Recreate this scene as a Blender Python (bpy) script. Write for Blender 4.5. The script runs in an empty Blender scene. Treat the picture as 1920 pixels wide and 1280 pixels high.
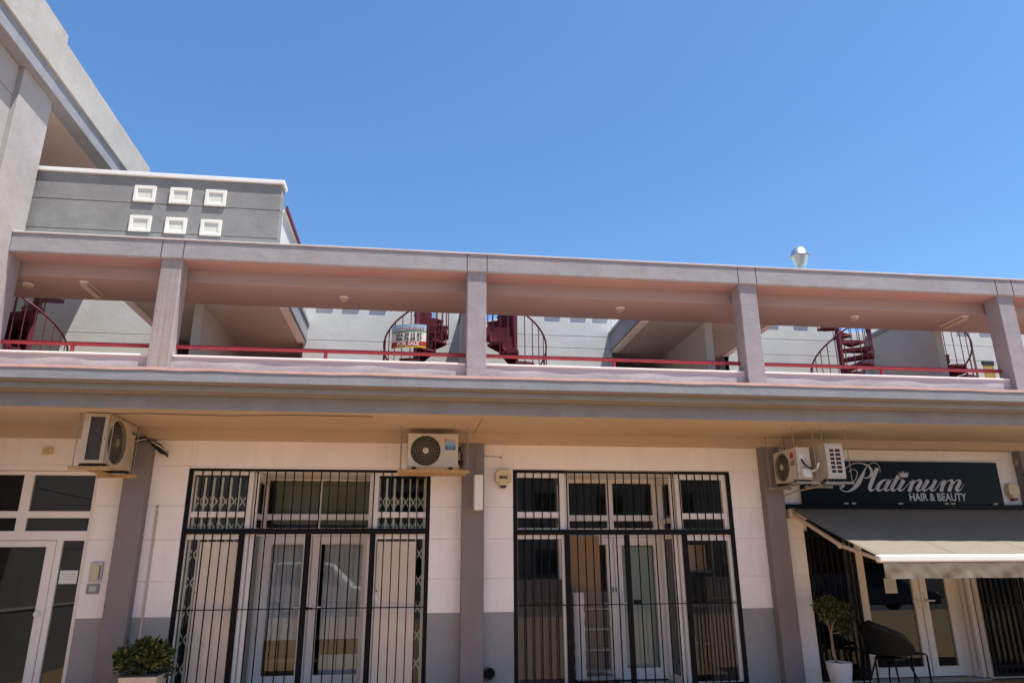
import bpy, bmesh, math, random
from mathutils import Vector, Matrix
random.seed(7)
R = math.radians
sc = bpy.context.scene
COL = sc.collection
for nm in ():
    pass

# ---------------------------------------------------------------- camera model
CR = ((0.99140, 0.03170, 0.12632), (-0.13010, 0.29580, 0.94634), (-0.00737, -0.95473, 0.29738))
F = 1339.0
CZ = 1.6
def _basis():
    V = Vector((-30., -4295., F)); H = Vector((10506., 344., F))
    X = H.normalized(); Z = V.normalized(); Z = (Z - X * X.dot(Z)).normalized(); Y = Z.cross(X)
    return X, Y, Z
BX, BY, BZ = _basis()
def ray(px, py):
    d = Vector((px - 960., py - 640., F)); return Vector((BX.dot(d), BY.dot(d), BZ.dot(d)))
def W(px, py, Y):
    "photo survey: where the sight line through a photo point meets the vertical plane at depth Y -> (x, z)"
    r = ray(px, py); t = Y / r.y; return r.x * t, CZ + r.z * t
def zf(ox, oy, s):
    return lambda x, y, Y: W(ox + x / s, oy + y / s, Y)
b1 = zf(300, 760, 2.4617); b2 = zf(840, 760, 2.4617); le = zf(0, 720, 2.2857); rs = zf(1380, 760, 2.461)
s8 = zf(1560, 850, 6.857)

# ---------------------------------------------------------------- mesh builder
class MB:
    def __init__(s): s.v = []; s.f = []; s.m = []
    def add(s, vs, fs, m=0):
        o = len(s.v); s.v += [tuple(v) for v in vs]; s.f += [tuple(i + o for i in f) for f in fs]; s.m += [m] * len(fs)
    def hexa(s, p, m=0):
        s.add(p, [(0, 3, 2, 1), (4, 5, 6, 7), (0, 1, 5, 4), (1, 2, 6, 5), (2, 3, 7, 6), (3, 0, 4, 7)], m)
    def box(s, x0, x1, y0, y1, z0, z1, m=0):
        s.hexa([(x0, y0, z0), (x1, y0, z0), (x1, y1, z0), (x0, y1, z0), (x0, y0, z1), (x1, y0, z1), (x1, y1, z1), (x0, y1, z1)], m)
    def quad(s, a, b, c, d, m=0): s.add([a, b, c, d], [(0, 1, 2, 3)], m)
    def tube(s, pts, r, n=8, m=0, caps=True, r2=None):
        pts = [Vector(p) for p in pts]; rings = []; k = len(pts)
        t0 = (pts[1] - pts[0]).normalized(); u = t0.orthogonal().normalized()
        for i, p in enumerate(pts):
            t = (pts[min(i + 1, k - 1)] - pts[max(i - 1, 0)]).normalized()
            u = (u - t * u.dot(t)).normalized(); w = t.cross(u)
            rr = r if r2 is None else r + (r2 - r) * i / (k - 1)
            rings.append([p + (u * math.cos(2 * math.pi * j / n) + w * math.sin(2 * math.pi * j / n)) * rr for j in range(n)])
        vs = [v for g in rings for v in g]; fs = []
        for i in range(k - 1):
            for j in range(n):
                a = i * n + j; b = i * n + (j + 1) % n; fs.append((a, b, b + n, a + n))
        if caps: fs += [tuple(range(n))[::-1], tuple(range((k - 1) * n, k * n))]
        s.add(vs, fs, m)
    def bar(s, a, b, w, d, m=0, up=(0, 1, 0)):
        a = Vector(a); b = Vector(b); t = (b - a).normalized(); u = t.cross(Vector(up)).normalized() * w / 2; q = u.cross(t).normalized() * d / 2
        s.hexa([a - u - q, a + u - q, a + u + q, a - u + q, b - u - q, b + u - q, b + u + q, b - u + q], m)
    def lathe(s, prof, cx=0, cy=0, n=24, m=0, sq=1.0):
        vs = []; fs = []
        for r, z in prof:
            for j in range(n):
                a = 2 * math.pi * j / n; vs.append((cx + r * math.cos(a), cy + r * math.sin(a) * sq, z))
        for i in range(len(prof) - 1):
            for j in range(n):
                a = i * n + j; b = i * n + (j + 1) % n; fs.append((a, b, b + n, a + n))
        s.add(vs, fs, m)
    def prism(s, poly, f, d0, d1, m=0):
        "poly: 2-D outline; f(u, v, d) -> 3-D; solid between depths d0 and d1"
        n = len(poly); vs = [f(u, v, d0) for u, v in poly] + [f(u, v, d1) for u, v in poly]
        fs = [tuple(range(n))[::-1], tuple(range(n, 2 * n))] + [(i, (i + 1) % n, n + (i + 1) % n, n + i) for i in range(n)]
        s.add(vs, fs, m)
    def plate(s, u0, u1, v0, v1, d0, d1, holes=(), f=None, m=0):
        "slab with rectangular openings; f maps (u, v, d) -> xyz (default u=x, v=z, d=y)"
        f = f or (lambda u, v, d: (u, d, v))
        us = sorted({u0, u1, *[min(max(h[i], u0), u1) for h in holes for i in (0, 1)]}); vs = sorted({v0, v1, *[min(max(h[i], v0), v1) for h in holes for i in (2, 3)]})
        def full(i, j):
            if i < 0 or j < 0 or i >= len(us) - 1 or j >= len(vs) - 1: return False
            cu = (us[i] + us[i + 1]) / 2; cv = (vs[j] + vs[j + 1]) / 2
            return not any(h[0] < cu < h[1] and h[2] < cv < h[3] for h in holes)
        for i in range(len(us) - 1):
            for j in range(len(vs) - 1):
                if not full(i, j): continue
                a, b, c, d = us[i], us[i + 1], vs[j], vs[j + 1]
                s.quad(f(a, c, d0), f(b, c, d0), f(b, d, d0), f(a, d, d0), m); s.quad(f(a, c, d1), f(a, d, d1), f(b, d, d1), f(b, c, d1), m)
                if not full(i - 1, j): s.quad(f(a, c, d1), f(a, c, d0), f(a, d, d0), f(a, d, d1), m)
                if not full(i + 1, j): s.quad(f(b, c, d0), f(b, c, d1), f(b, d, d1), f(b, d, d0), m)
                if not full(i, j - 1): s.quad(f(a, c, d1), f(b, c, d1), f(b, c, d0), f(a, c, d0), m)
                if not full(i, j + 1): s.quad(f(a, d, d0), f(b, d, d0), f(b, d, d1), f(a, d, d1), m)
    def ribbon(s, pts, wid, f, d0, d1, m=0, sub=6):
        "pen stroke through 2-D points with varying width, a thin solid"
        P = [Vector(p) for p in pts]; n = len(P); C = []; Wd = []
        for i in range(n - 1):
            p0 = P[max(i - 1, 0)]; p1 = P[i]; p2 = P[i + 1]; p3 = P[min(i + 2, n - 1)]
            for k in range(sub + (i == n - 2)):
                t = k / sub
                C.append(0.5 * ((2 * p1) + (p2 - p0) * t + (2 * p0 - 5 * p1 + 4 * p2 - p3) * t * t + (3 * p1 - p0 - 3 * p2 + p3) * t ** 3)); Wd.append(wid[i] + (wid[i + 1] - wid[i]) * t)
        L = []; Rr = []
        for i, c in enumerate(C):
            t = (C[min(i + 1, len(C) - 1)] - C[max(i - 1, 0)]).normalized(); nn = Vector((-t.y, t.x)) * Wd[i] / 2
            L.append(c + nn); Rr.append(c - nn)
        k = len(C)
        vs = [f(p.x, p.y, d0) for p in L] + [f(p.x, p.y, d0) for p in Rr] + [f(p.x, p.y, d1) for p in L] + [f(p.x, p.y, d1) for p in Rr]
        fs = []
        for i in range(k - 1):
            fs += [(i, i + 1, k + i + 1, k + i), (2 * k + i, 3 * k + i, 3 * k + i + 1, 2 * k + i + 1), (i, 2 * k + i, 2 * k + i + 1, i + 1), (k + i, k + i + 1, 3 * k + i + 1, 3 * k + i)]
        fs += [(0, k, 3 * k, 2 * k), (k - 1, 3 * k - 1, 4 * k - 1, 2 * k - 1)]
        s.add(vs, fs, m)
    def build(s, name, mats, parent=None, bevel=0, smooth=False, seg=1):
        o = ORG.get(parent.name, Vector()) if parent else Vector()
        if not isinstance(mats, (list, tuple)): mats = [mats]
        me = bpy.data.meshes.new(name); me.from_pydata([(v[0] - o.x, v[1] - o.y, v[2] - o.z) for v in s.v], [], s.f)
        for mt in mats: me.materials.append(mt)
        me.polygons.foreach_set('material_index', s.m); me.update()
        bm = bmesh.new(); bm.from_mesh(me)
        if not smooth == 'leaf':
            bmesh.ops.remove_doubles(bm, verts=bm.verts, dist=1e-5); bmesh.ops.recalc_face_normals(bm, faces=bm.faces)
        bm.to_mesh(me); bm.free()
        if smooth is True: me.shade_smooth(); me.set_sharp_from_angle(angle=R(40))
        ob = bpy.data.objects.new(name, me); COL.objects.link(ob)
        if parent: ob.parent = parent; ORG[ob.name] = o
        if bevel:
            b = ob.modifiers.new('Bevel', 'BEVEL'); b.width = bevel; b.segments = seg; b.limit_method = 'ANGLE'; b.angle_limit = R(40)
        return ob
ORG = {}
def tag(o, label, cat, group=None, kind=None):
    if label: o['label'] = label
    if cat: o['category'] = cat
    if group: o['group'] = group
    if kind: o['kind'] = kind
    return o
def thing(name, label, cat, loc=(0, 0, 0), group=None, local=False):
    o = bpy.data.objects.new(name, None); COL.objects.link(o); o.location = loc; o.empty_display_size = .1
    ORG[o.name] = Vector((0, 0, 0)) if local else Vector(loc)
    return tag(o, label, cat, group)
def dup(root, loc, rotz, label):
    def cp(o, par):
        c = o.copy(); COL.objects.link(c); c.parent = par
        for ch in [x for x in bpy.data.objects if x.parent == o]: cp(ch, c)
        return c
    r = cp(root, None); r.location = loc; r.rotation_euler = (0, 0, rotz); r['label'] = label; return r
def text_mb(mb, txt, size, f, d0, d1, bold=0.0, m=0, sx=1.0, space=1.0):
    cu = bpy.data.curves.new('t', 'FONT'); cu.body = txt; cu.size = size; cu.offset = bold; cu.resolution_u = 3; cu.space_character = space; cu.align_x = 'CENTER'
    ob = bpy.data.objects.new('t', cu); COL.objects.link(ob); dg = bpy.context.evaluated_depsgraph_get()
    me = bpy.data.meshes.new_from_object(ob.evaluated_get(dg)); 
    n = len(me.vertices); vs = [f(v.co.x * sx, v.co.y, d0) for v in me.vertices]
    mb.add(vs, [tuple(p.vertices) for p in me.polygons], m)
    bpy.data.objects.remove(ob); bpy.data.curves.remove(cu); bpy.data.meshes.remove(me)

# ---------------------------------------------------------------- materials
def mat(name, col, rough=.8, metal=0., var=.12, vs=2.5, bump=.0, bs=60., streak=0., stcol=None, sscale=(3, 3, .35), spec=.35, blotch=None):
    m = bpy.data.materials.new(name); m.use_nodes = True; nt = m.node_tree; N = nt.nodes; L = nt.links
    b = N['Principled BSDF']; b.inputs['Roughness'].default_value = rough; b.inputs['Metallic'].default_value = metal; b.inputs['Specular IOR Level'].default_value = spec
    tc = N.new('ShaderNodeNewGeometry')
    def noise(scale, det=5, vec=None, rg=.6):
        n = N.new('ShaderNodeTexNoise'); n.inputs['Scale'].default_value = scale; n.inputs['Detail'].default_value = det; n.inputs['Roughness'].default_value = rg
        L.new(vec or tc.outputs['Position'], n.inputs['Vector']); return n
    c0 = None
    n1 = noise(vs, 6)
    cr = N.new('ShaderNodeValToRGB'); e = cr.color_ramp.elements; e[0].position = .3; e[1].position = .72
    e[0].color = tuple(c * (1 - var) for c in col) + (1,); e[1].color = tuple(min(c * (1 + var), .95) for c in col) + (1,)
    L.new(n1.outputs['Fac'], cr.inputs['Fac']); c0 = cr.outputs['Color']
    if blotch:
        nb = noise(blotch[1], 4, rg=.5); r2 = N.new('ShaderNodeValToRGB'); r2.color_ramp.elements[0].position = blotch[2]; r2.color_ramp.elements[1].position = blotch[2] + .12
        L.new(nb.outputs['Fac'], r2.inputs['Fac']); mx = N.new('ShaderNodeMixRGB'); mx.inputs['Color2'].default_value = blotch[0] + (1,); L.new(r2.outputs['Color'], mx.inputs['Fac']); L.new(c0, mx.inputs['Color1']); c0 = mx.outputs['Color']
    if streak:
        mp = N.new('ShaderNodeMapping'); mp.inputs['Scale'].default_value = sscale; L.new(tc.outputs['Position'], mp.inputs['Vector'])
        ns = noise(1.6, 6, mp.outputs['Vector'], .65); r3 = N.new('ShaderNodeValToRGB'); r3.color_ramp.elements[0].position = .52; r3.color_ramp.elements[1].position = .75
        r3.color_ramp.elements[1].color = (streak,) * 3 + (1,)
        L.new(ns.outputs['Fac'], r3.inputs['Fac']); mx = N.new('ShaderNodeMixRGB'); mx.inputs['Color2'].default_value = (stcol or tuple(c * .45 for c in col)) + (1,); L.new(r3.outputs['Color'], mx.inputs['Fac']); L.new(c0, mx.inputs['Color1']); c0 = mx.outputs['Color']
    L.new(c0, b.inputs['Base Color'])
    if bump:
        n2 = noise(bs, 3); n3 = noise(bs * .06, 3); ad = N.new('ShaderNodeMath'); ad.operation = 'MULTIPLY_ADD'; ad.inputs[1].default_value = 2.5; L.new(n3.outputs['Fac'], ad.inputs[0]); L.new(n2.outputs['Fac'], ad.inputs[2])
        bp = N.new('ShaderNodeBump'); bp.inputs['Strength'].default_value = bump; bp.inputs['Distance'].default_value = .01; L.new(ad.outputs[0], bp.inputs['Height']); L.new(bp.outputs['Normal'], b.inputs['Normal'])
    return m
def glass(name, tint=(.75, .8, .78), boost=1.0, base=.02, rough=.01):
    m = bpy.data.materials.new(name); m.use_nodes = True; nt = m.node_tree; N = nt.nodes; L = nt.links; N.remove(N['Principled BSDF'])
    t = N.new('ShaderNodeBsdfTransparent'); t.inputs['Color'].default_value = tint + (1,); g = N.new('ShaderNodeBsdfGlossy'); g.inputs['Roughness'].default_value = rough; g.inputs['Color'].default_value = (.95, .97, .96, 1)
    fr = N.new('ShaderNodeLayerWeight'); fr.inputs['Blend'].default_value = .5
    pw = N.new('ShaderNodeMath'); pw.operation = 'POWER'; pw.inputs[1].default_value = 5; L.new(fr.outputs['Facing'], pw.inputs[0])
    ma = N.new('ShaderNodeMath'); ma.operation = 'MULTIPLY_ADD'; ma.inputs[1].default_value = .5; ma.inputs[2].default_value = base; ma.use_clamp = True
    L.new(pw.outputs[0], ma.inputs[0]); mx = N.new('ShaderNodeMixShader'); L.new(ma.outputs[0], mx.inputs[0]); L.new(t.outputs[0], mx.inputs[1]); L.new(g.outputs[0], mx.inputs[2]); L.new(mx.outputs[0], N['Material Output'].inputs['Surface'])
    return m
M = {}
M['white'] = mat('wall_white_paint', (.87, .815, .78), .85, bump=.16, bs=45, var=.06, vs=1.3, streak=.45, stcol=(.66, .58, .52), sscale=(4, 4, .5))
M['dado'] = mat('dado_grey_paint', (.30, .292, .288), .8, bump=.14, bs=45, var=.09, vs=1.5, streak=.4, stcol=(.38, .36, .34), sscale=(3, 3, .8))
M['pilaster'] = mat('pilaster_mauve_paint', (.225, .195, .195), .85, bump=.15, bs=50, var=.07, streak=.25, stcol=(.14, .12, .12))
M['soffit'] = mat('soffit_beige_paint', (.52, .405, .30), .9, bump=.1, bs=40, var=.07, vs=.8, blotch=((.44, .34, .24), .5, .62))
M['cornice'] = mat('cornice_grey_render', (.265, .272, .292), .9, bump=.35, bs=70, var=.1, vs=3, streak=.45, stcol=(.2, .195, .195), sscale=(2.2, 2.2, .25))
M['beam'] = mat('beam_mauve_render', (.31, .303, .306), .9, bump=.4, bs=80, var=.08, vs=3, streak=.55, stcol=(.25, .205, .175), sscale=(1.6, 1.6, .2))
M['pillar'] = mat('pillar_mauve_render', (.29, .268, .278), .9, bump=.4, bs=80, var=.09, vs=3, streak=.5, stcol=(.26, .2, .17), sscale=(9, 9, .5))
M['pillar_rust'] = mat('rust_stained_pillar_render', (.31, .288, .285), .9, bump=.4, bs=80, var=.09, vs=3, streak=.9, stcol=(.25, .17, .12), sscale=(7, 7, .25))
M['gsoffit'] = mat('gallery_ceiling_paint', (.34, .265, .24), .9, bump=.1, bs=40, var=.05, vs=.7, blotch=((.29, .225, .20), .45, .63))
M['gunder'] = mat('beam_underside_salmon', (.35, .225, .20), .9, bump=.1, bs=40, var=.06, vs=.9)
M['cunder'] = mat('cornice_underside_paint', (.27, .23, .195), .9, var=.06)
M['salmon'] = mat('salmon_roof_tiles', (.62, .40, .35), .85, bump=.3, bs=30, var=.12, vs=4, streak=.3, stcol=(.64, .46, .41))
M['terracotta'] = mat('terracotta_floor', (.46, .2, .14), .8, bump=.15, bs=30, var=.15, vs=4)
M['parapet'] = mat('lilac_plaster_grazing_shade', (.46, .405, .405), .9, bump=.45, bs=14, var=.09, vs=2, streak=.55, stcol=(.60, .55, .51), sscale=(.9, .9, 4.))  # lilac and cream streaks paint in the mottling of grazing sun on uneven plaster
M['parcap'] = mat('parapet_cap_cream', (.72, .66, .62), .85, bump=.2, bs=40, var=.06)
M['backwall'] = mat('terrace_wall_greygreen', (.56, .565, .53), .9, bump=.25, bs=40, var=.07, vs=1.6, streak=.25, stcol=(.48, .485, .455))
M['porch'] = mat('porch_wall_grey', (.44, .43, .40), .9, bump=.15, bs=40, var=.06, vs=1.5)
M['dark_grey'] = mat('roof_parapet_dark_grey', (.24, .24, .234), .9, bump=.35, bs=60, var=.14, vs=2.2, streak=.4, stcol=(.30, .30, .29), sscale=(1.5, 1.5, .8))
M['beamcap'] = mat('beam_cap_mortar', (.46, .425, .41), .9, var=.12, vs=4, bump=.2)
M['coping'] = mat('coping_white', (.78, .77, .75), .8, bump=.1, var=.05)
M['block'] = mat('glass_block_cream', (.78, .77, .70), .6, var=.05, bump=.05)
M['blockin'] = mat('block_recess_cream', (.70, .69, .61), .5, var=.08, vs=6)
M['wing'] = mat('wing_pinkish_render', (.36, .337, .323), .92, bump=.35, bs=60, var=.08, vs=1.8, streak=.35, stcol=(.30, .275, .26))
M['wingpar'] = mat('wing_parapet_render', (.42, .40, .37), .92, bump=.4, bs=50, var=.11, vs=1.5, streak=.35, stcol=(.33, .31, .28))
M['wingsof'] = mat('wing_soffit_pink', (.5, .40, .36), .9, var=.06, bump=.1)
M['upvc'] = mat('white_upvc', (.84, .785, .73), .35, var=.03, spec=.5)
M['black'] = mat('black_painted_iron', (.005, .005, .006), .5, var=.2, vs=20, spec=.15)
M['red'] = mat('red_painted_steel', (.27, .024, .034), .5, var=.2, vs=8, bump=.1)
M['redd'] = mat('dark_red_painted_steel', (.135, .018, .03), .55, var=.25, vs=6, bump=.15)
M['alu'] = mat('galvanised_metal', (.62, .64, .64), .32, metal=1., var=.1, vs=12)
M['steel'] = mat('rod_steel', (.32, .28, .24), .6, metal=.4, var=.25, vs=25)
M['acwhite'] = mat('ac_cream_casing', (.56, .51, .43), .5, var=.06, vs=5, streak=.3, stcol=(.40, .33, .25))
M['acold'] = mat('ac_aged_casing', (.50, .42, .32), .55, var=.12, vs=5, streak=.6, stcol=(.28, .2, .13))
M['acdark'] = mat('ac_coil_dark', (.055, .048, .045), .7, var=.3, vs=40)
M['acgrille'] = mat('ac_fan_grille', (.2, .17, .13), .55, var=.2, vs=20)
M['wood'] = mat('chipboard', (.47, .29, .13), .8, var=.35, vs=40, bump=.4, bs=60)
M['sticker_blue'] = mat('label_blue', (.03, .06, .2), .5); M['sticker_sky'] = mat('label_sky_blue', (.2, .42, .62), .5); M['orange'] = mat('orange_print', (.6, .1, .03), .5)
M['crimson'] = mat('crimson_print', (.45, .02, .05), .5); M['black_print'] = mat('black_print', (.02, .02, .025), .6)
M['green_label'] = mat('green_label', (.03, .16, .1), .5)
M['cream_plastic'] = mat('cream_plastic', (.66, .54, .32), .45, var=.05); M['plastic'] = mat('white_plastic', (.78, .75, .71), .5, var=.03)
M['alarm_red'] = mat('alarm_red_lens', (.2, .015, .015), .25); M['lens'] = mat('dark_lens', (.06, .03, .02), .2)
M['intercom'] = mat('intercom_aluminium', (.5, .49, .47), .4, metal=.6, var=.06); M['signboard'] = mat('black_gloss_acrylic', (.004, .005, .008), .2, var=.1, spec=.1)
M['letter'] = mat('silver_letter', (.5, .49, .5), .5, var=.04)
M['awning'] = mat('awning_taupe_fabric', (.18, .155, .115), .9, var=.07, vs=8, bump=.15, bs=200)
M['valance'] = mat('awning_valance_fabric', (.19, .158, .12), .9, var=.14, vs=9, bump=.2, bs=150)
M['powder'] = mat('awning_white_powdercoat', (.80, .77, .73), .35, var=.03, spec=.5); M['arm'] = mat('awning_arm_cream', (.6, .47, .36), .5, var=.06)
M['leaf'] = mat('leaf_green', (.045, .062, .014), .55, var=.5, vs=30, spec=.4); M['leafd'] = mat('leaf_dark', (.028, .046, .014), .5, var=.45, vs=30, spec=.4); M['leafy'] = mat('leaf_yellow_green', (.14, .14, .028), .55, var=.4, vs=30)
M['bark'] = mat('young_bark', (.30, .20, .12), .9, var=.25, vs=30, bump=.4, bs=80); M['soil'] = mat('potting_soil', (.05, .035, .025), .95, bump=.6, bs=40)
M['pot'] = mat('white_pot', (.7, .69, .69), .5, var=.04); M['pot2'] = mat('cream_pot', (.62, .5, .4), .8, var=.08, bump=.2, bs=30)
M['blackp'] = mat('black_polypropylene', (.008, .008, .009), .5, var=.1, spec=.25)
M['paving'] = mat('sandy_paving', (.335, .212, .115), .9, var=.14, vs=1.2, bump=.2, bs=25, blotch=((.28, .175, .095), .3, .6))
M['asphalt'] = mat('asphalt', (.09, .085, .08), .92, var=.2, vs=2, bump=.4, bs=60); M['kerb'] = mat('kerb_concrete', (.4, .38, .35), .9, var=.1)
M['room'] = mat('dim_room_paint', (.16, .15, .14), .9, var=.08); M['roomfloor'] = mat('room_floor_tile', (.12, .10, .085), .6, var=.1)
M['board'] = mat('pinkish_board', (.88, .73, .61), .8, var=.04, streak=.1); M['lattice'] = mat('folding_gate_greygreen', (.50, .52, .41), .6, var=.1)
M['blind'] = mat('olive_roller_blind', (.16, .17, .105), .9, var=.1); M['reflection'] = mat('pale_painted_reflection', (.58, .59, .60), .95, var=.07, vs=4)
M['rib'] = mat('brown_ribbed_panel', (.045, .034, .031), .7, var=.12); M['card'] = mat('cardboard_brown', (.36, .215, .115), .85, var=.1, vs=3)
M['wire'] = mat('wire_galvanised', (.30, .285, .27), .5, metal=.3); M['film'] = mat('milky_plastic_wrap', (.62, .56, .52), .3, var=.1)
M['frost'] = mat('frosted_green_film', (.26, .325, .275), .35, var=.06, vs=2); M['paper'] = mat('white_paper', (.7, .72, .68), .8, var=.03)
M['lamp'] = mat('lamp_diffuser_cream', (.44, .34, .24), .4, var=.06); M['grey_pipe'] = mat('grey_pvc', (.3, .3, .31), .5); M['pipe_dark'] = mat('pipe_bore', (.006, .006, .008), .9)
M['cable'] = mat('black_cable', (.015, .014, .013), .6); M['conduit'] = mat('beige_conduit', (.47, .40, .35), .6, var=.05); M['whitecable'] = mat('white_cable', (.6, .55, .5), .6)
M['sale_sky'] = mat('banner_sky_blue', (.33, .52, .72), .6, var=.15, vs=6); M['sale_white'] = mat('banner_white', (.78, .78, .76), .6, var=.03); M['sale_red'] = mat('banner_red', (.45, .03, .03), .6); M['sale_yel'] = mat('banner_yellow', (.75, .52, .03), .6); M['sale_green'] = mat('banner_green', (.12, .26, .08), .6)
M['yellow'] = mat('yellow_notice', (.42, .27, .07), .7); M['carpaint'] = mat('car_blue_paint', (.02, .035, .1), .2, var=.03, spec=.6)
M['glass'] = glass('window_glass', (.985, .988, .982), base=.024); M['glassdoor'] = glass('door_glass', (.95, .965, .965), base=.045); M['glassdark'] = glass('dark_glass', (.75, .76, .76), base=.02)
M['glassent'] = glass('entrance_glass', (.62, .65, .63), base=.042)

# ---------------------------------------------------------------- main levels (metres)
YW = 10.0                     # ground-floor wall
ZL, ZS = 3.21, 3.334          # underside of lintel band, soffit
XW = -5.72                    # side wall of the taller wing
XE = 14.5                     # right end of the building
YG = 9.95                     # gallery pillars
YC = 11.27                    # back edge of the gallery ceiling
YB = 13.19                    # back wall of the little terraces
ZF = 3.55                     # terrace floor
PX = [-3.563, .805, 5.09, 9.60, 14.0]

# ---------------------------------------------------------------- ground
g = MB(); g.box(-60, 60, -3.5, 10.6, -.3, 0); tag(g.build('pavement', M['paving']), None, None, kind='structure')
g = MB(); g.box(-60, 60, -14, -3.66, -.4, -.13); tag(g.build('road', M['asphalt']), None, None, kind='structure')
g = MB(); g.box(-60, 60, -3.66, -3.5, -.4, .004); tag(g.build('kerb', M['kerb'], bevel=.02), None, None, kind='structure')
g = MB(); g.box(-60, 60, -60, -14, -.4, .0); tag(g.build('far_pavement', M['paving']), None, None, kind='structure')

# ---------------------------------------------------------------- the shop building
B = thing('shop_building', 'long two storey mauve and white building with shops below an open pillared gallery', 'building', (.8, YW, 0))
def part(mb, name, m, par=B, **k): return mb.build(name, m, par, **k)
zc = [1.0, 1.423, 1.935, 2.356, 2.876, ZL + .05]
def wallbit(x0, x1, z0=1.0, z1=ZL + .05, lab=None):
    w = MB()
    for a, b in zip(zc[:-1], zc[1:]):
        a2, b2_ = max(a, z0), min(b, z1)
        if b2_ - a2 > .02: w.box(x0, x1, YW, YW + .22, a2 + (.004 if a2 == a and a > 1.0 else 0), b2_ - (.004 if b2_ == b else 0))
    w.box(x0 + .002, x1 - .002, YW + .012, YW + .20, z0 + .01, z1 - .01)
    part(w, 'wall', M['white'], bevel=.005)
def dado(x0, x1):
    w = MB(); w.box(x0, x1, YW + .002, YW + .22, 0, 1.0); part(w, 'dado', M['dado'], bevel=.004)
O1 = (-2.985, .195, 2.845); O2 = (1.335, 4.515, 2.86); O3 = (5.56, 8.92, 2.40); OE = (-6.6, -4.10, 2.80)
wallbit(OE[1], -3.70); dado(OE[1], -3.70); wallbit(-3.48, O1[0]); dado(-3.48, O1[0])
wallbit(O1[0], O1[1], O1[2]); wallbit(O1[1], .66); dado(O1[1], .66)
wallbit(.88, O2[0]); dado(.88, O2[0]); wallbit(O2[0], O2[1], O2[2]); wallbit(O2[1], 5.0); dado(O2[1], 5.0)
wallbit(5.22, O3[0]); wallbit(O3[0], O3[1], O3[2]); wallbit(O3[1], 9.2); wallbit(OE[0], OE[1], OE[2])
w = MB(); w.box(5.22, O3[0], YW + .002, YW + .22, 0, 1.0); part(w, 'dado', M['white']); w = MB(); w.box(O3[1], 9.2, YW + .002, YW + .22, 0, 1.0); part(w, 'dado', M['white'])
wallbit(9.42, XE); dado(9.42, XE)
for x0, x1 in ((-3.735, -3.44), (.62, .92), (4.965, 5.245), (9.15, 9.45)):
    w = MB(); w.box(x0, x1, YW - .15, YW + .1, 0, ZL + .03); part(w, 'pilaster', M['pilaster'], bevel=.008)
w = MB(); w.box(-8, XE, YW - .16, YW + .25, ZL, ZS + .05); part(w, 'lintel', M['soffit'], bevel=.006)
# soffit slab and stepped cornice
YF3, YF2, YF1 = 8.53, 8.314, 8.20
w = MB(); w.box(XW - .3, XE, YF3 + .02, YW + .2, ZS, ZS + .1); part(w, 'soffit', M['soffit'])
w = MB(); w.box(XW - .3, XE, YF3, YF3 + .02, ZS - .004, 3.499); w.box(XW - .3, XE, YF3 + .02, YF3 + .3, ZS + .02, 3.499); w.box(XW - .3, XE, YF2, YF2 + .5, 3.503, 3.574); w.box(XW - .3, XE, YF1, YF1 + .5, 3.578, 3.706)
part(w, 'cornice', M['cornice'], bevel=.01, seg=2)
w = MB(); w.box(XW - .3, XE, YF3 + .3, YW + .2, ZS + .1, ZF - .05); part(w, 'floor_slab', M['soffit'])
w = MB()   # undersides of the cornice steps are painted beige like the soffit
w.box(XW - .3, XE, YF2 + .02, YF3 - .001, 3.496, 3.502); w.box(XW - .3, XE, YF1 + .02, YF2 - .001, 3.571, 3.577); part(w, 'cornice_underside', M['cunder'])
# sloping salmon roof between cornice edge and gallery
SY0, SZ0, SY1, SZ1 = 8.193, 3.705, 9.93, 4.175
w = MB(); nseg = 60
for i in range(nseg):
    xa = XW + (XE - XW) * i / nseg; xb = XW + (XE - XW) * (i + 1) / nseg; j = [random.uniform(-.006, .006) for _ in range(2)] if i else [0, 0]
    if i: j[0] = last
    last = j[1]
    w.add([(xa, SY0, SZ0 + j[0]), (xb, SY0, SZ0 + j[1]), (xb, SY0, SZ0 + .035 + j[1]), (xa, SY0, SZ0 + .035 + j[0]), (xa, SY1, SZ1), (xb, SY1, SZ1), (xa, SY1 + .05, SZ1 - .5), (xb, SY1 + .05, SZ1 - .5)], [(0, 1, 2, 3), (3, 2, 5, 4), (0, 6, 7, 1)])
part(w, 'tiled_slope', M['salmon'])
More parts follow.
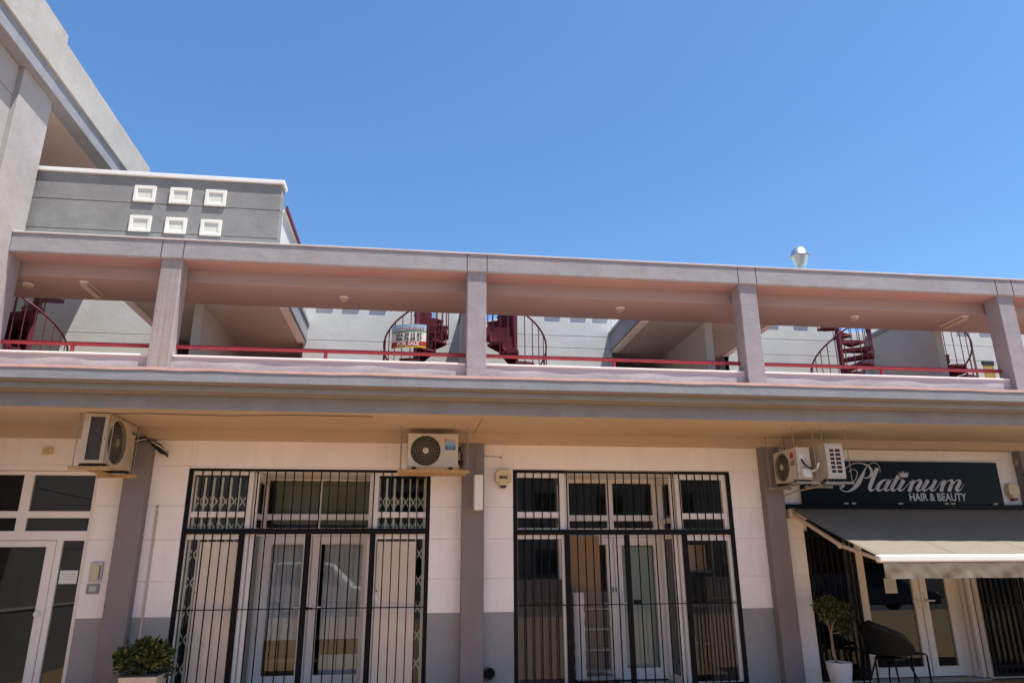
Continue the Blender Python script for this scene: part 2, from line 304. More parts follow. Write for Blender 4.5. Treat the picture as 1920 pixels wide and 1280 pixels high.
# gallery: pillars, parapets, beam, ceiling
for x in PX:
    w = MB(); w.box(x - .143, x + .143, YG, YG + .30, 3.9, 5.82); part(w, 'pillar', M['pillar_rust' if x < -3 else 'pillar'], bevel=.012, seg=2)
w = MB(); w.box(XW - .2, XW + .012, YG + .03, YG + .3, 3.9, 5.82); part(w, 'pillar', M['pillar'], bevel=.01)
xs = [XW] + PX
for i in range(5):
    a = xs[i] + (.143 if i else 0); b = xs[i + 1] - .143
    n = 40; w = MB(); zt = 4.375
    for k in range(n):   # hand-plastered, slightly wavy face
        xa = a + (b - a) * k / n; xb = a + (b - a) * (k + 1) / n
        for q in range(6):
            za = 4.0 + (zt - 4.0) * q / 6; zb = 4.0 + (zt - 4.0) * (q + 1) / 6
            def yy(x, z): return YG + .11 + .0028 * math.sin(x * 3.1 + z * 9) + .0022 * math.sin(x * 7.3 - z * 14 + i) + (.012 * max(0, (4.16 - z)) / .16)
            w.quad((xa, yy(xa, za), za), (xb, yy(xb, za), za), (xb, yy(xb, zb), zb), (xa, yy(xa, zb), zb))
    w.quad((a, YG + .30, 3.5), (a, YG + .30, zt), (b, YG + .30, zt), (b, YG + .30, 3.5))
    par = part(w, 'parapet', M['parapet'], smooth=True)
    w = MB(); w.box(a, b, YG + .095, YG + .32, zt - .002, zt + .035); part(w, 'coping', M['parcap'], par, bevel=.012, seg=2)
w = MB(); w.box(XW + .001, XE, YG - .032, YG + .36, 5.80, 6.075)
bm_ = part(w, 'beam', M['beam'], bevel=.012, seg=2)
w = MB(); w.box(XW + .002, XE, YG - .045, YG + .40, 6.077, 6.105); part(w, 'coping', M['beamcap'], bm_, bevel=.006)
for x in PX[:4]:
    for d in (-.15, .15): w = MB(); w.box(x + d - .004, x + d + .004, YG - .036, YG - .028, 5.80, 6.074); part(w, 'joint', M['black_print'], bm_)
w = MB(); w.box(XW + .001, XE, YG + .03, YG + .355, 5.795, 5.81); part(w, 'beam_underside', M['gunder'], bm_)
w = MB(); w.box(XW - 3, XE, YG + .358, YC, 5.60, 5.9); part(w, 'ceiling', M['gsoffit'], bevel=.005)
w = MB(); w.box(XW - 3.5, XE, YG + .3, 17, ZF - .1, ZF); part(w, 'terrace_floor', M['terracotta'])

# ---------------------------------------------------------------- terraces behind the gallery
T = thing('terrace_houses', 'row of grey green rendered terrace houses set back behind the gallery', 'house', (.8, YB, ZF))
def seamwall(x0, x1, z0, z1, seams, m, name='back_wall', y=YB, gap=.005):
    w = MB(); zz = [z0] + [s for s in seams if z0 < s < z1] + [z1]
    for a, b in zip(zz[:-1], zz[1:]): w.box(x0, x1, y, y + .2, a + (gap if a != z0 else 0), b - (gap if b != z1 else 0))
    w.box(x0, x1, y + .012, y + .19, z0 + .02, z1 - .02)
    return part(w, name, m, T, bevel=.004)
SE = [4.55, 5.06, 5.66]
def k(x): return x * 1.1274
seamwall(-8.2, -4.62, ZF, 6.9, [4.55, 5.65], M['backwall'])
seamwall(-2.19, -.12, ZF, 7.0, [5.65], M['backwall']); seamwall(-.12, .24, ZF, 6.16, [5.65], M['backwall']); seamwall(.24, .74, ZF, 6.9, [5.65], M['backwall'])
seamwall(.86, 1.38, ZF, 6.16, [5.65], M['backwall']); seamwall(1.38, 1.72, ZF, 6.2, [5.65], M['backwall']); seamwall(1.72, 3.76, ZF, 7.0, [5.65, 5.9], M['backwall'])
seamwall(6.17, 8.6, ZF, 7.0, [5.65, 5.98], M['backwall']); seamwall(8.6, 9.28, ZF, 6.2, [5.65], M['backwall']); seamwall(9.4, 13.5, ZF, 7.0, [5.65, 5.98], M['backwall'])
for xa, xb in ((-3.5, -2.195), (-4.615, -3.56), (3.765, 4.9), (5.0, 6.165)): seamwall(xa, xb, 5.92, 7.0, [], M['backwall'])
def partywall(x, yf, zt, m=M['backwall'], name='party_wall', y1=YB + .1, cap=True):
    w = MB(); w.box(x - .07, x + .07, yf, y1, ZF, zt)
    pw = part(w, name, m, T, bevel=.006)
    if cap: w = MB(); w.box(x - .1, x + .1, yf - .03, y1, zt + .002, zt + .09); part(w, 'coping', M['cornice'], pw, bevel=.006)
partywall(.8, YC + .06, 6.05, M['porch']); partywall(9.33, YC - .02, 6.02, M['porch'])
partywall(-3.53, YC + .01, 5.75, M['porch'], 'porch_wall', 16.5, False); partywall(4.95, YC - .02, 5.75, M['porch'], 'porch_wall', 16.5, False)
w = MB(); w.box(8.2, 9.255, YC + .03, YC + .06, ZF, 4.0)
# porches (roofed passages) with fascia along their open side
def porch(xin, xout, y1=16.5):
    d = 1 if xin > xout else -1      # open edge at xin
    a, b = min(xin, xout), max(xin, xout)
    w = MB(); w.box(a, b, YC + .002, y1, 5.602, 5.9); pr = part(w, 'porch_roof', M['porch'], T)
    w = MB(); w.box(*sorted((xin - d * .13, xin + d * .001)), YC + .004, YB - .002, 5.585, 5.604); part(w, 'drip_edge', M['coping'], pr)
    w = MB(); w.box(*sorted((xin + d * .002, xin + d * .035)), YC + .004, YB - .002, 5.62, 5.92); w.box(*sorted((xin + d * .002, xin + d * .06)), YC + .004, YB - .002, 5.93, 6.0); part(w, 'fascia', M['cornice'], pr, bevel=.004)
    w = MB(); w.box(a, b, y1, y1 + .1, ZF, 5.7); part(w, 'porch_back_wall', M['porch'], T)
    xs_ = xin
    w = MB(); w.box(*sorted((xin, xin - d * .1)), YB + .2, y1, ZF, 5.6); part(w, 'porch_side_wall', M['porch'], T)
porch(-2.16, -3.46); porch(-4.66, -3.6); porch(3.76, 4.88); porch(6.17, 5.02)
# small square wall blocks high on the back walls
for xb in (-1.82, -1.33, -.82, 3.12, 3.62 - .05, 2.6, 7.2, 7.85, 11.55, 12.1):
    w = MB(); w.plate(xb - .15, xb + .15, 6.33, 6.63, YB - .028, YB + .02, [(xb - .09, xb + .09, 6.39, 6.57)]); w.box(xb - .09, xb + .09, YB - .012, YB + .02, 6.39, 6.57)
    part(w, 'glass_block', M['block'], T)
# solid ledges at the foot of the courtyards
for xa, xb in ((-5.6, -4.8), (-1.4, -.6), (2.2, 3.1), (6.4, 6.9)):
    w = MB(); w.box(xa, xb, YB - .35, YB - .002, ZF, 4.93 - .04); part(w, 'wall_ledge', M['backwall'], T, bevel=.008)

# dark grey roof parapet with six cream blocks
YP = 10.32
(xg1, zg1) = W(531, 341, YP); xg0 = XW - .30; zg = W(300, 330, YP)[1]
holes = []; blk = []
for r_, row in enumerate(((253, 347, 288, 377), (244, 403, 279, 433))):
    for c_ in range(3):
        ox = (0, 67, 133)[c_]; oy = (0, 4, 8)[c_]
        xa, za = W(row[0] + ox, row[1] + oy, YP - .02); xb, zb = W(row[2] + ox, row[3] + oy, YP - .05)
        blk.append((xa, xb, zb, za))
RP = thing('roof_parapet_wall', 'dark grey roof parapet wall with white coping and six cream square blocks', 'wall', (xg0, YP, 6.0))
w = MB(); zz = [6.0, W(300, 437, YP)[1], W(300, 383, YP)[1], zg1 - .05]
for a, b in zip(zz[:-1], zz[1:]): w.box(xg0, xg1, YP, YP + .2, a + .006, b - .006)
w.box(xg0, xg1 - .01, YP + .014, YP + .19, 6, zg1 - .06)
part(w, 'wall', M['dark_grey'], RP, bevel=.005)
w = MB(); w.box(xg0, xg1 + .03, YP - .035, YP + .24, zg1 - .052, zg1 + .012); part(w, 'coping', M['coping'], RP, bevel=.006)
w = MB(); w.box(xg1 - .2, xg1 - .004, YP + .2, 13.1, 5.95, 6.94); part(w, 'side_wall', M['backwall'], RP)
w = MB(); w.box(xg1 - .22, xg1 + .03, YP + .245, 13.1, 6.942, 6.99); part(w, 'side_coping', M['coping'], RP)
w = MB(); w.box(xg1 + .031, xg1 + .06, YP + .22, 13.1, 6.97, 7.04); part(w, 'trim', M['redd'], RP)
for xa, xb, za, zb in blk:
    w = MB(); t = (xb - xa) * .17
    w.plate(xa, xb, za, zb, YP - .026, YP + .004, [(xa + t, xb - t, za + t, zb - t)])
    p_ = part(w, 'glass_block', M['block'], RP, bevel=.006)
    w = MB(); w.box(xa + t, xb - t, YP - .012, YP + .003, za + t, zb - t); part(w, 'block_face', M['blockin'], p_)

# ---------------------------------------------------------------- taller wing on the left
G = thing('apartment_wing', 'taller pinkish grey apartment wing on the left with deep overhanging eave', 'building', (XW, 5, 0))
ZE = 8.41; YWC = 10.20; XF = -5.60
w = MB(); YPI = 9.38
def fx(u, v, d): return (d, u, v)
zz = [0, .98, 1.0] + [1.0 + i * .6 for i in range(1, 13)] + [ZE]
zz = [z for z in zz if z <= ZE]
for a, b in zip([1.0] + [1.9 + i * .86 for i in range(8)], [1.9 + i * .86 for i in range(8)] + [ZE]):
    if a < ZE: w.box(XW - .35, XW - .07, -6, YPI - .001, a + .006, min(b, ZE) - .006)
w.box(XW - .34, XW - .085, -6, YPI - .01, .9, ZE)
part(w, 'wall', M['wing'], G, bevel=.005)
w = MB(); w.box(XW - .36, XW - .06, -6, YPI - .001, 0, 1.0); part(w, 'dado', M['dado'], G); w = MB(); w.box(XW - .3, XW - .05, -6, YPI - .001, 1.004, 1.03); part(w, 'dado_line', M['coping'], G)
w = MB(); w.box(XW - .30, XW, YPI, YWC, 0, ZE); part(w, 'pilaster', M['wing'], G, bevel=.006)
w = MB(); w.box(XW - .10, XW - .055, 4.4, 6.2, 1.35, 2.5); p_ = part(w, 'window', M['glassdark'], G)
w = MB(); w.box(XW - 5, XW - 4.8, YWC - .3, 14, 6.0, ZE); part(w, 'porch_wall', M['wing'], G)
w = MB(); w.box(XW - 5, XF - .012, -6, 13.6, ZE + .003, ZE + .2); part(w, 'soffit', M['wingsof'], G)
w = MB(); w.box(XF - .25, XF, -6, 13.62, ZE - .002, ZE + .275); part(w, 'eave_fascia', M['cornice'], G, bevel=.006)
zp = 9.32
w = MB(); w.prism([(-6, ZE + .285), (13.64, ZE + .285), (13.64, zp), (9.99, zp), (9.97, zp + .14), (-6, zp + .14)], lambda u, v, d: (d, u, v), XF - .30, XF + .035); w.box(XF - .28, XF - .01, -6, 13.6, ZE + .2, ZE + .5)
part(w, 'roof_parapet', M['wingpar'], G, bevel=.01)
w = MB(); w.box(XW - .12, XW - .05, 12.5, 12.6, ZE - .06, ZE); part(w, 'soffit_lamp', M['grey_pipe'], G)
w = MB(); w.box(XW - 6, XW - .4, -6, -5.8, 0, ZE); part(w, 'end_wall', M['wing'], G)

# ---------------------------------------------------------------- windows and doors of the shops
def frame(x0, x1, z0, z1, y, panes, name='window', m='upvc', gm='glass', d=.07, par=B, ax=None, off=.03):
    "panes: list of (x0,x1,z0,z1) or with own glass material"
    f = ax
    w = MB(); w.plate(x0, x1, z0, z1, y, y + d, [p[:4] for p in panes], f)
    o = part(w, name, M[m], par, bevel=.006)
    for p in panes:
        w = MB(); w.plate(p[0] - .004, p[1] + .004, p[2] - .004, p[3] + .004, y + off, y + off + .008, (), f); part(w, 'pane', M[p[4] if len(p) > 4 else gm], o)
    return o
def rect(fn, a, b, Y):
    x0, z1 = fn(*a, Y); x1, z0 = fn(*b, Y); return (min(x0, x1), max(x0, x1), min(z0, z1), max(z0, z1))
def handle(x, y, z, par, d=1):
    w = MB(); w.box(x - .018, x + .018, y - .012, y, z - .11, z + .11); w.box(x - .01, x + .01, y - .05, y - .012, z - .01, z + .012); w.box(*sorted((x - .01 * d, x + .12 * d)), y - .06, y - .042, z - .011, z + .011); part(w, 'handle', M['plastic'], par, bevel=.004)
def shopfront(fn, O, YD, rx0, rx1, sideL, sideR, centre, doors, mid, retwin, gm='glass', dg='glassdoor', zb=0.0):
    X0, X1, ZT = O; yf = YW + .05
    for (a, b, panes) in (sideL, sideR): frame(a, b, zb + .02, ZT - .002, yf, panes, gm=gm)
    # recess
    w = MB(); w.box(rx0 + .004, rx1 - .004, yf + .075, YD + .1, ZT - .03, ZT + .05); part(w, 'recess_ceiling', M['white'])
    fr = frame(rx0 + .002, rx1 - .002, mid, ZT - .032, YD, centre, gm=gm)
    frame(rx0 + .002, rx1 - .002, zb + .02, mid - .003, YD, [tuple(h[:4]) for h in doors[0]], name='door_frame', off=-5) if False else None
    w = MB(); w.plate(rx0 + .002, rx1 - .002, zb + .02, mid - .003, YD, YD + .07, [(d[0], d[1], d[2] - .3, d[3]) for d in doors]); part(w, 'door_frame', M['upvc'], bevel=.005)
    for d in doors:
        fw = d[5]; o = frame(d[0] + .004, d[1] - .004, d[2], d[3] - .004, YD - .012, [(d[0] + fw, d[1] - fw, d[2] + fw * 1.2, d[3] - fw)], name='door', gm=d[4])
        handle(d[1] - fw * .5 if d[6] > 0 else d[0] + fw * .5, YD - .012, 1.05, o, -d[6])
    for x, s in ((rx0, 1), (rx1, -1)):
        ff = (lambda u, v, dd: (dd, u, v))
        z0 = zb + .02
        frame(yf + .075, YD - .014, z0, ZT - .034, x if s > 0 else x - .06, [(yf + .14, YD - .09, mid + .22, ZT - .14), (yf + .14, YD - .09, mid + .03, mid + .15), (yf + .14, YD - .09, z0 + .1, mid - .07)], gm=gm, d=.06, ax=ff)
    w = MB(); w.box(rx0, rx1, yf + .0, YD + .08, -.004, zb + .015); part(w, 'threshold', M['kerb'])
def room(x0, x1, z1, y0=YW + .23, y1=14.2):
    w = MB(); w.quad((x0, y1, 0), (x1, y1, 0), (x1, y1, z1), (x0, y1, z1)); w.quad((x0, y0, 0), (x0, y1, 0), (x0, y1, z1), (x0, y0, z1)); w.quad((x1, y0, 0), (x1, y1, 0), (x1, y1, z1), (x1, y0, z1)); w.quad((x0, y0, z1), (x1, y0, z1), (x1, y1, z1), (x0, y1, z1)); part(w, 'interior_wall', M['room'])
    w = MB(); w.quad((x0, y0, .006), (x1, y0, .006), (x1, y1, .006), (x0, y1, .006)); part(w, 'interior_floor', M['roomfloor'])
# bay 1
Ys = YW + .05
yd = 10.86
L1 = [rect(b1, (160, 320), (395, 490), Ys), rect(b1, (130, 515), (372, 565), Ys), rect(b1, (120, 615), (366, 616), Ys)]
L1 = [(-2.925, -2.225, 2.29, 2.765), (-2.925, -2.225, 2.075, 2.215), (-2.925, -2.235, .10, 1.935)]
R1 = [(-.505, .135, 2.29, 2.775), (-.505, .135, 2.075, 2.215), (-.505, .135, .10, 1.935)]
cT = [rect(b1, (507, 345), (730, 500), yd), rect(b1, (752, 345), (966, 500), yd), rect(b1, (495, 527), (713, 565), yd), rect(b1, (742, 523), (955, 565), yd)]
cT = [(cT[0][0], cT[0][1], cT[0][2], cT[0][3]), (cT[1][0], cT[1][1], cT[0][2], cT[0][3]), (cT[0][0], cT[0][1], cT[2][2], cT[2][3]), (cT[1][0], cT[1][1], cT[2][2], cT[2][3])]
dm = b1(700, 700, yd)[0]; mz = b1(600, 583, yd)[1]
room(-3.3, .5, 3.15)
shopfront(b1, O1, yd, -2.16, -.57, (-2.98, -2.16, L1), (-.57, .19, R1), cT, [(-2.12, dm - .004, .04, mz - .05, 'glassdoor', .12, 1), (dm + .004, -.61, .04, mz - .05, 'glassdoor', .12, -1)], mz, None)
# bay 2
yd2 = 10.72
L2 = [(1.40, 2.0, 2.295, 2.765), (1.40, 2.0, 2.075, 2.215), (1.40, 2.015, .08, 1.93)]
R2 = [(3.78, 4.40, 2.28, 2.755), (3.78, 4.40, 2.06, 2.20), (3.80, 4.42, .08, 1.905)]
cT2 = [rect(b2, (556, 357), (735, 505), yd2), rect(b2, (757, 360), (947, 508), yd2), rect(b2, (558, 532), (740, 566), yd2)]
za, zb_ = cT2[0][2], cT2[0][3]
c2 = [(cT2[0][0], cT2[0][1], za, zb_), (cT2[1][0], cT2[1][1], za, zb_), (cT2[0][0], cT2[0][1], cT2[2][2], cT2[2][3]), (cT2[1][0], cT2[1][1], cT2[2][2], cT2[2][3])]
dm2 = b2(765, 700, yd2)[0]; mz2 = b2(760, 597, yd2)[1]
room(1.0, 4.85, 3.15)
shopfront(b2, O2, yd2, 2.08, 3.70, (1.34, 2.08, L2), (3.70, 4.51, R2), c2, [(2.12, dm2 - .004, .04, mz2 - .03, 'glass', .11, 1), (dm2 + .004, 3.66, .04, mz2 - .03, 'glass', .12, -1)], mz2, None)
# bay 3 (hair salon)
yd3 = 10.32
L3 = [(5.64, 6.28, .08, 2.2)]
R3 = [(8.20, 8.85, .08, 2.2)]
room(5.3, 9.15, 3.15)
dx = [rs(650, 900, yd3)[0], rs(848, 900, yd3)[0], rs(872, 900, yd3)[0], rs(1040, 900, yd3)[0]]
dmid = (dx[1] + dx[2]) / 2 - .02
shopfront(rs, O3, yd3, 6.33, 8.14, (5.565, 6.33, L3), (8.14, 8.915, R3), [(6.5, 8.0, 2.12, 2.3)], [(6.50, dmid - .004, .03, 2.0, 'glassent', .11, 1), (dmid + .004, 7.98, .03, 2.0, 'glassent', .11, -1)], 2.06, None, gm='glassdark')
# street entrance on the left
ye = YW + .06
def ez(x, y): return le(x, y, ye)
xp = le(129, 545, ye)[0]; z_a, z_b = 2.29, 2.745
ent = [(-5.95, -5.02, z_a, z_b), (-4.90, -4.155, z_a, z_b), (-5.95, -5.02, 2.045, 2.205), (-4.90, -4.155, 2.045, 2.205), (-4.42, -4.165, .15, 1.925)]
w = MB(); o = frame(-6.6, -4.102, 0.02, 2.795, ye, ent + [(-6.0, -4.56, 0, 1.90)][:0] + [], gm='glassent') if False else None
w = MB(); w.plate(-6.6, -4.102, .02, 2.795, ye, ye + .07, ent + [(-6.05, -4.49, .0, 1.93)]); o = part(w, 'entrance_frame', M['upvc'], bevel=.006)
for p in ent:
    w = MB(); w.plate(p[0] - .004, p[1] + .004, p[2] - .004, p[3] + .004, ye + .03, ye + .038); part(w, 'pane', M['glassent'], o)
o = frame(-6.045, -4.495, .03, 1.925, ye - .012, [(-5.95, -4.60, .2, 1.85, 'glassent')], name='door'); 
w = MB(); w.tube([(-4.545, ye - .012, 1.06), (-4.545, ye - .06, 1.06)], .022, 10); w.lathe([(0.0, 0), (.03, .005), (.036, .02), (.03, .035), (0, .04)], 0, 0, 14)
hv = w.v[-70:]
w.v[-70:] = [(-4.545 + v[0], ye - .10 + v[2], 1.06 + v[1]) for v in hv]; w.box(-4.555, -4.535, ye - .02, ye - .012, .93, .98); part(w, 'handle', M['plastic'], o, smooth=True)
room(-6.8, -3.9, 3.15)

# ---------------------------------------------------------------- security grilles
def grille(O, posts, zm, hb, label, name='security_grille', step=.119, zb=.03, y=YW - .002, top=True, zr=None):
    X0, X1, ZT = O; t = thing(name, label, 'security grille', (X0, y, 0), 'black security grilles over the shopfronts')
    fr = .05; d = .035
    w = MB(); w.plate(X0, X1, zb, ZT, y, y + d, [(X0 + fr, X1 - fr, zb + fr, zm - .035), (X0 + fr, X1 - fr, zm + .035, ZT - .03)]); part(w, 'frame', M['black'], t, bevel=.003)
    xs = [X0 + fr] + posts + [X1 - fr]
    for p in posts:
        w = MB(); w.box(p - .036, p + .036, y - .003, y + d, zb + .004, zm - .037); part(w, 'post', M['black'], t, bevel=.003)
    w = MB(); w.box(X0 + fr, X1 - fr, y + .01, y + .022, hb - .006, hb + .006); part(w, 'cross_rail', M['black'], t)
    edges = [xs[0]] + [q for p in posts for q in (p - .036, p + .036)] + [xs[-1]]
    for i in range(0, len(edges), 2):
        a, b = edges[i], edges[i + 1]; n = max(1, round((b - a) / step) - 1)
        for j in range(1, n + 1):
            x = a + (b - a) * j / (n + 1); w = MB(); w.box(x - .007, x + .007, y + .012, y + .026, zb + .01, zm - .03); part(w, 'bar', M['black'], t)
    a, b = xs[0], xs[-1]; n = round((b - a) / step) - 1
    for j in range(1, n + 1):
        x = a + (b - a) * j / (n + 1); w = MB(); w.box(x - .007, x + .007, y + .012, y + .026, zm + .03, ZT - .02); part(w, 'bar', M['black'], t)
    return t
g1 = grille((O1[0] + .006, O1[1] - .006, O1[2] - .004), [-2.232, -1.388, -.552], 2.035, 1.077, 'black security grille over the left shopfront with white boards behind')
g2 = grille((O2[0] + .006, O2[1] - .006, O2[2] - .004), [2.083, 2.93, 3.768], 2.02, 1.074, 'black security grille over the middle shopfront with cardboard and cage behind')
w = MB(); w.box(-1.40, -1.32, YW - .03, YW - .006, 1.06, 1.10); w.tube([(-1.33, YW - .03, 1.08), (-1.26, YW - .035, 1.08)], .012, 8); part(w, 'lock', M['black'], g1)
w = MB(); w.box(2.98, 3.09, YW - .02, YW + .006, 1.08, 1.13); part(w, 'lock', M['black'], g2)
def sidegrille(x0, x1, label):
    t = thing('security_grille', label, 'security grille', (x0, YW, 0), 'black security grilles over the shopfronts'); y = YW - .002; z0, z1 = .05, 2.03
    w = MB(); w.plate(x0, x1, z0, z1, y, y + .035, [(x0 + .045, x1 - .045, z0 + .05, z1 - .09)]); part(w, 'frame', M['black'], t, bevel=.003)
    n = 8
    for j in range(1, n):
        x = x0 + (x1 - x0) * j / n; w = MB(); w.box(x - .011, x + .011, y + .008, y + .028, z0 + .03, z1 - .05); part(w, 'bar', M['black'], t)
    w = MB(); w.box(x0 + .04, x1 - .04, y + .01, y + .02, .98, 1.0); w.box(x0 + .04, x1 - .04, y + .01, y + .024, .16, .2); part(w, 'cross_rail', M['black'], t)
    return t
sidegrille(5.58, 6.30, 'black barred grille left of the salon doors behind the potted tree'); sidegrille(8.17, 8.90, 'black barred grille right of the salon doors under the awning')

# ---------------------------------------------------------------- things behind the glass
def boardthing(x0, x1, z0, z1, y, label):
    t = thing('board', label, 'board', (x0, y, z0), 'white boards behind the left shopfront')
    w = MB(); w.box(x0, x1, y, y + .02, z0, z1); part(w, 'panel', M['board'], t, bevel=.003); w = MB(); w.box(x0, x1, y - .004, y - .001, 1.02, 1.06); part(w, 'batten', M['plastic'], t, bevel=.003)
    w = MB(); w.box(x0 + .005, x0 + .03, y - .004, y - .001, 1.27, 1.29); part(w, 'latch', M['wood'], t)
boardthing(-2.76, -2.2, .03, 1.905, YW + .092, 'pinkish white board behind the left window of the left shopfront')
boardthing(-.49, .035, .03, 1.905, YW + .092, 'pinkish white board behind the right window of the left shopfront')
def lattice(x0, x1, y, label, n):
    t = thing('folding_gate', label, 'folding gate', (x0, y, .03), 'folding lattice gates inside the left shopfront'); st = (x1 - x0) / n
    up = MB(); 
    for i in range(n + 1): x = x0 + st * i; up.box(x - .014, x + .014, y, y + .012, .05, 2.74)
    part(up, 'upright', M['lattice'], t); cr = MB()
    z = .3; h = .34
    while z < 2.6:
        for i in range(n):
            a = x0 + st * i; b = a + st; cr.bar((a, y + .016, z), (b, y + .016, z + h * .5), .016, .006); cr.bar((a, y + .022, z + h * .5), (b, y + .022, z), .016, .006)
        z += h
    part(cr, 'cross_bar', M['lattice'], t)
    return t
lattice(-2.90, -2.24, YW + .125, 'grey green folding lattice gate inside the window left of the left shop door', 6)
lattice(-.50, .12, YW + .125, 'grey green folding lattice gate inside the window right of the left shop door', 6)
t = thing('roller_blind', 'olive green roller blind pulled down behind the transom over the left shop door', 'blind', (-1.35, 10.98, 2.3))
w = MB(); w.box(-2.02, -.66, 10.97, 10.975, 2.17, 2.83); part(w, 'fabric', M['blind'], t); w = MB(); w.tube([(-2.03, 10.99, 2.85), (-.65, 10.99, 2.85)], .025, 10); part(w, 'roller', M['room'], t)
for i, (a, b, lb) in enumerate(((-2.03, -1.46, 'left'), (-1.28, -.68, 'right'))):
    w = MB(); n = 28; pr = []
    for q in range(n): 
        x = a + (b - a) * q / n; x2 = a + (b - a) * (q + 1) / n; y = 11.02 + .012 * math.sin(q * 1.9); y2 = 11.02 + .012 * math.sin((q + 1) * 1.9)
        w.quad((x, y, .62), (x2, y2, .62), (x2, y2, 2.05), (x, y, 2.05))
    tag(w.build('painted_reflection', M['reflection'], smooth=True), 'pale painted curtain hung behind the %s leaf of the left shop door' % lb, 'reflection', 'painted reflections behind the left shop door')  # added pale sheets, their grey stands in for the street mirrored in the glass
t = thing('low_shelf', 'low wooden shelf with pale board seen through the left shop door', 'shelf', (-1.5, 11.3, 0))
w = MB(); w.box(-2.1, -.7, 11.25, 11.6, .62, .66); w.box(-2.1, -.7, 11.25, 11.6, .3, .34); w.box(-2.1, -2.06, 11.25, 11.6, 0, .62); w.box(-.74, -.7, 11.25, 11.6, 0, .62); part(w, 'carcass', M['card'], t)
w = MB(); w.box(-1.28, -.76, 11.2, 11.24, .1, .4); part(w, 'front_board', M['paper'], t)
def ribbed(x0, x1, z0, z1, y, label):
    w = MB(); n = int((x1 - x0) / .115); st = (x1 - x0) / n
    for i in range(n):
        a = x0 + st * i; w.hexa([(a, y + .03, z0), (a + st * .25, y, z0), (a + st * .25, y + .045, z0), (a, y + .045, z0), (a, y + .03, z1), (a + st * .25, y, z1), (a + st * .25, y + .045, z1), (a, y + .045, z1)])
        w.hexa([(a + st * .25, y, z0), (a + st, y + .03, z0), (a + st, y + .045, z0), (a + st * .25, y + .045, z0), (a + st * .25, y, z1), (a + st, y + .03, z1), (a + st, y + .045, z1), (a + st * .25, y + .045, z1)])
    tag(w.build('ribbed_panel', M['rib']), label, 'panel', 'brown ribbed panels in the middle shopfront')
ribbed(1.36, 2.05, .05, 1.40, YW + .135, 'brown ribbed panel filling the lower left window of the middle shopfront'); ribbed(4.08, 4.46, .05, 1.41, YW + .135, 'narrow brown ribbed panel in the right window of the middle shopfront')
cbx = [b2(563, 900, 10.62)[0], b2(706, 900, 10.62)[0]]
w = MB(); w.box(cbx[0], cbx[1], 10.58, 10.62, .03, 1.99); tag(w.build('cardboard_sheet', M['card'], bevel=.004), 'tall brown cardboard sheet leaning in the recess of the middle shopfront', 'cardboard')
# roll cage wrapped in film
x0, _ = b2(590, 1100, 10.35); x1, _ = b2(795, 1100, 10.35)
t = thing('roll_cage', 'wire roll cage wrapped in milky plastic standing before the cardboard sheet', 'trolley', (x0, 10.35, 0))
for xx in (x0 + .02, x1 - .02):
    w = MB(); w.tube([(xx, 10.34, .1), (xx, 10.34, 1.28)], .014, 8); w.tube([(xx, 10.52, .1), (xx, 10.52, 1.28)], .014, 8); part(w, 'side_post', M['wire'], t)
for yy_ in (10.34, 10.52):
    w = MB()
    for i in range(24): z = .2 + i * .044; w.box(x0 + .02, x1 - .02, yy_ - .0015, yy_ + .0015, z, z + .003 + (.012 if i % 6 == 0 else 0))
    for i in range(17): x = x0 + .02 + (x1 - x0 - .04) * i / 16; w.box(x - .0015, x + .0015, yy_ - .002, yy_ + .002, .2, 1.22)
    part(w, 'wire_panel', M['wire'], t)
w = MB(); w.box(x0, x1, 10.32, 10.54, .1, .15); part(w, 'base', M['wire'], t)
for xx in (x0 + .05, x1 - .05):
    for yy_ in (10.35, 10.51):
        w = MB(); w.tube([(xx - .015, yy_, .05), (xx + .015, yy_, .05)], .045, 12); part(w, 'castor', M['blackp'], t, smooth=True)
for xa, xb in ((x0 - .02, x0 + .13), (x1 - .13, x1 + .01)):
    w = MB(); n = 12
    for q in range(16):
        for p in range(4):
            def P(p_, q_): xx = xa + (xb - xa) * p_ / 4; zz_ = .12 + 1.1 * q_ / 16; return (xx + .008 * math.sin(q_ * 2.3), 10.325 - .03 * math.sin(math.pi * p_ / 4) + .006 * math.sin(q_ * 3.7 + p_), zz_)
            w.quad(P(p, q), P(p + 1, q), P(p + 1, q + 1), P(p, q + 1))
    part(w, 'plastic_wrap', M['film'], t, smooth=True)
w = MB(); w.box(dm2 + .14, 3.53, yd2 + .06, yd2 + .064, .15, mz2 - .16); tag(w.build('frosted_film', M['frost']), 'pale green frosted sheet behind the right door leaf of the middle shopfront', 'film')
t = thing('stacked_box', 'cardboard box stacked high behind the top right window of the middle shopfront', 'box', (4.1, 10.7, 1.5)); w = MB(); w.box(3.85, 4.3, 10.6, 10.9, 1.5, 1.86); part(w, 'carton', M['card'], t, bevel=.004); w = MB(); w.box(4.03, 4.12, 10.597, 10.6, 1.5, 1.86); part(w, 'tape', M['lamp'], t)
t = thing('shelving_rack', 'dark shelving rack inside the right window of the middle shopfront', 'shelf', (3.9, 10.6, 0)); w = MB(); [w.box(3.8, 4.4, 10.55, 10.95, z, z + .03) for z in (.5, 1.0, 1.47)]; part(w, 'shelf', M['room'], t); w = MB(); [w.box(x, x + .03, 10.55, 10.58, 0, 2) for x in (3.8, 4.37)]; part(w, 'upright', M['room'], t)
w = MB(); w.box(3.83, 4.0, 10.5, 10.52, .15, .62); tag(w.build('white_panel', M['paper']), 'white panel standing low behind the right window of the middle shopfront', 'panel')

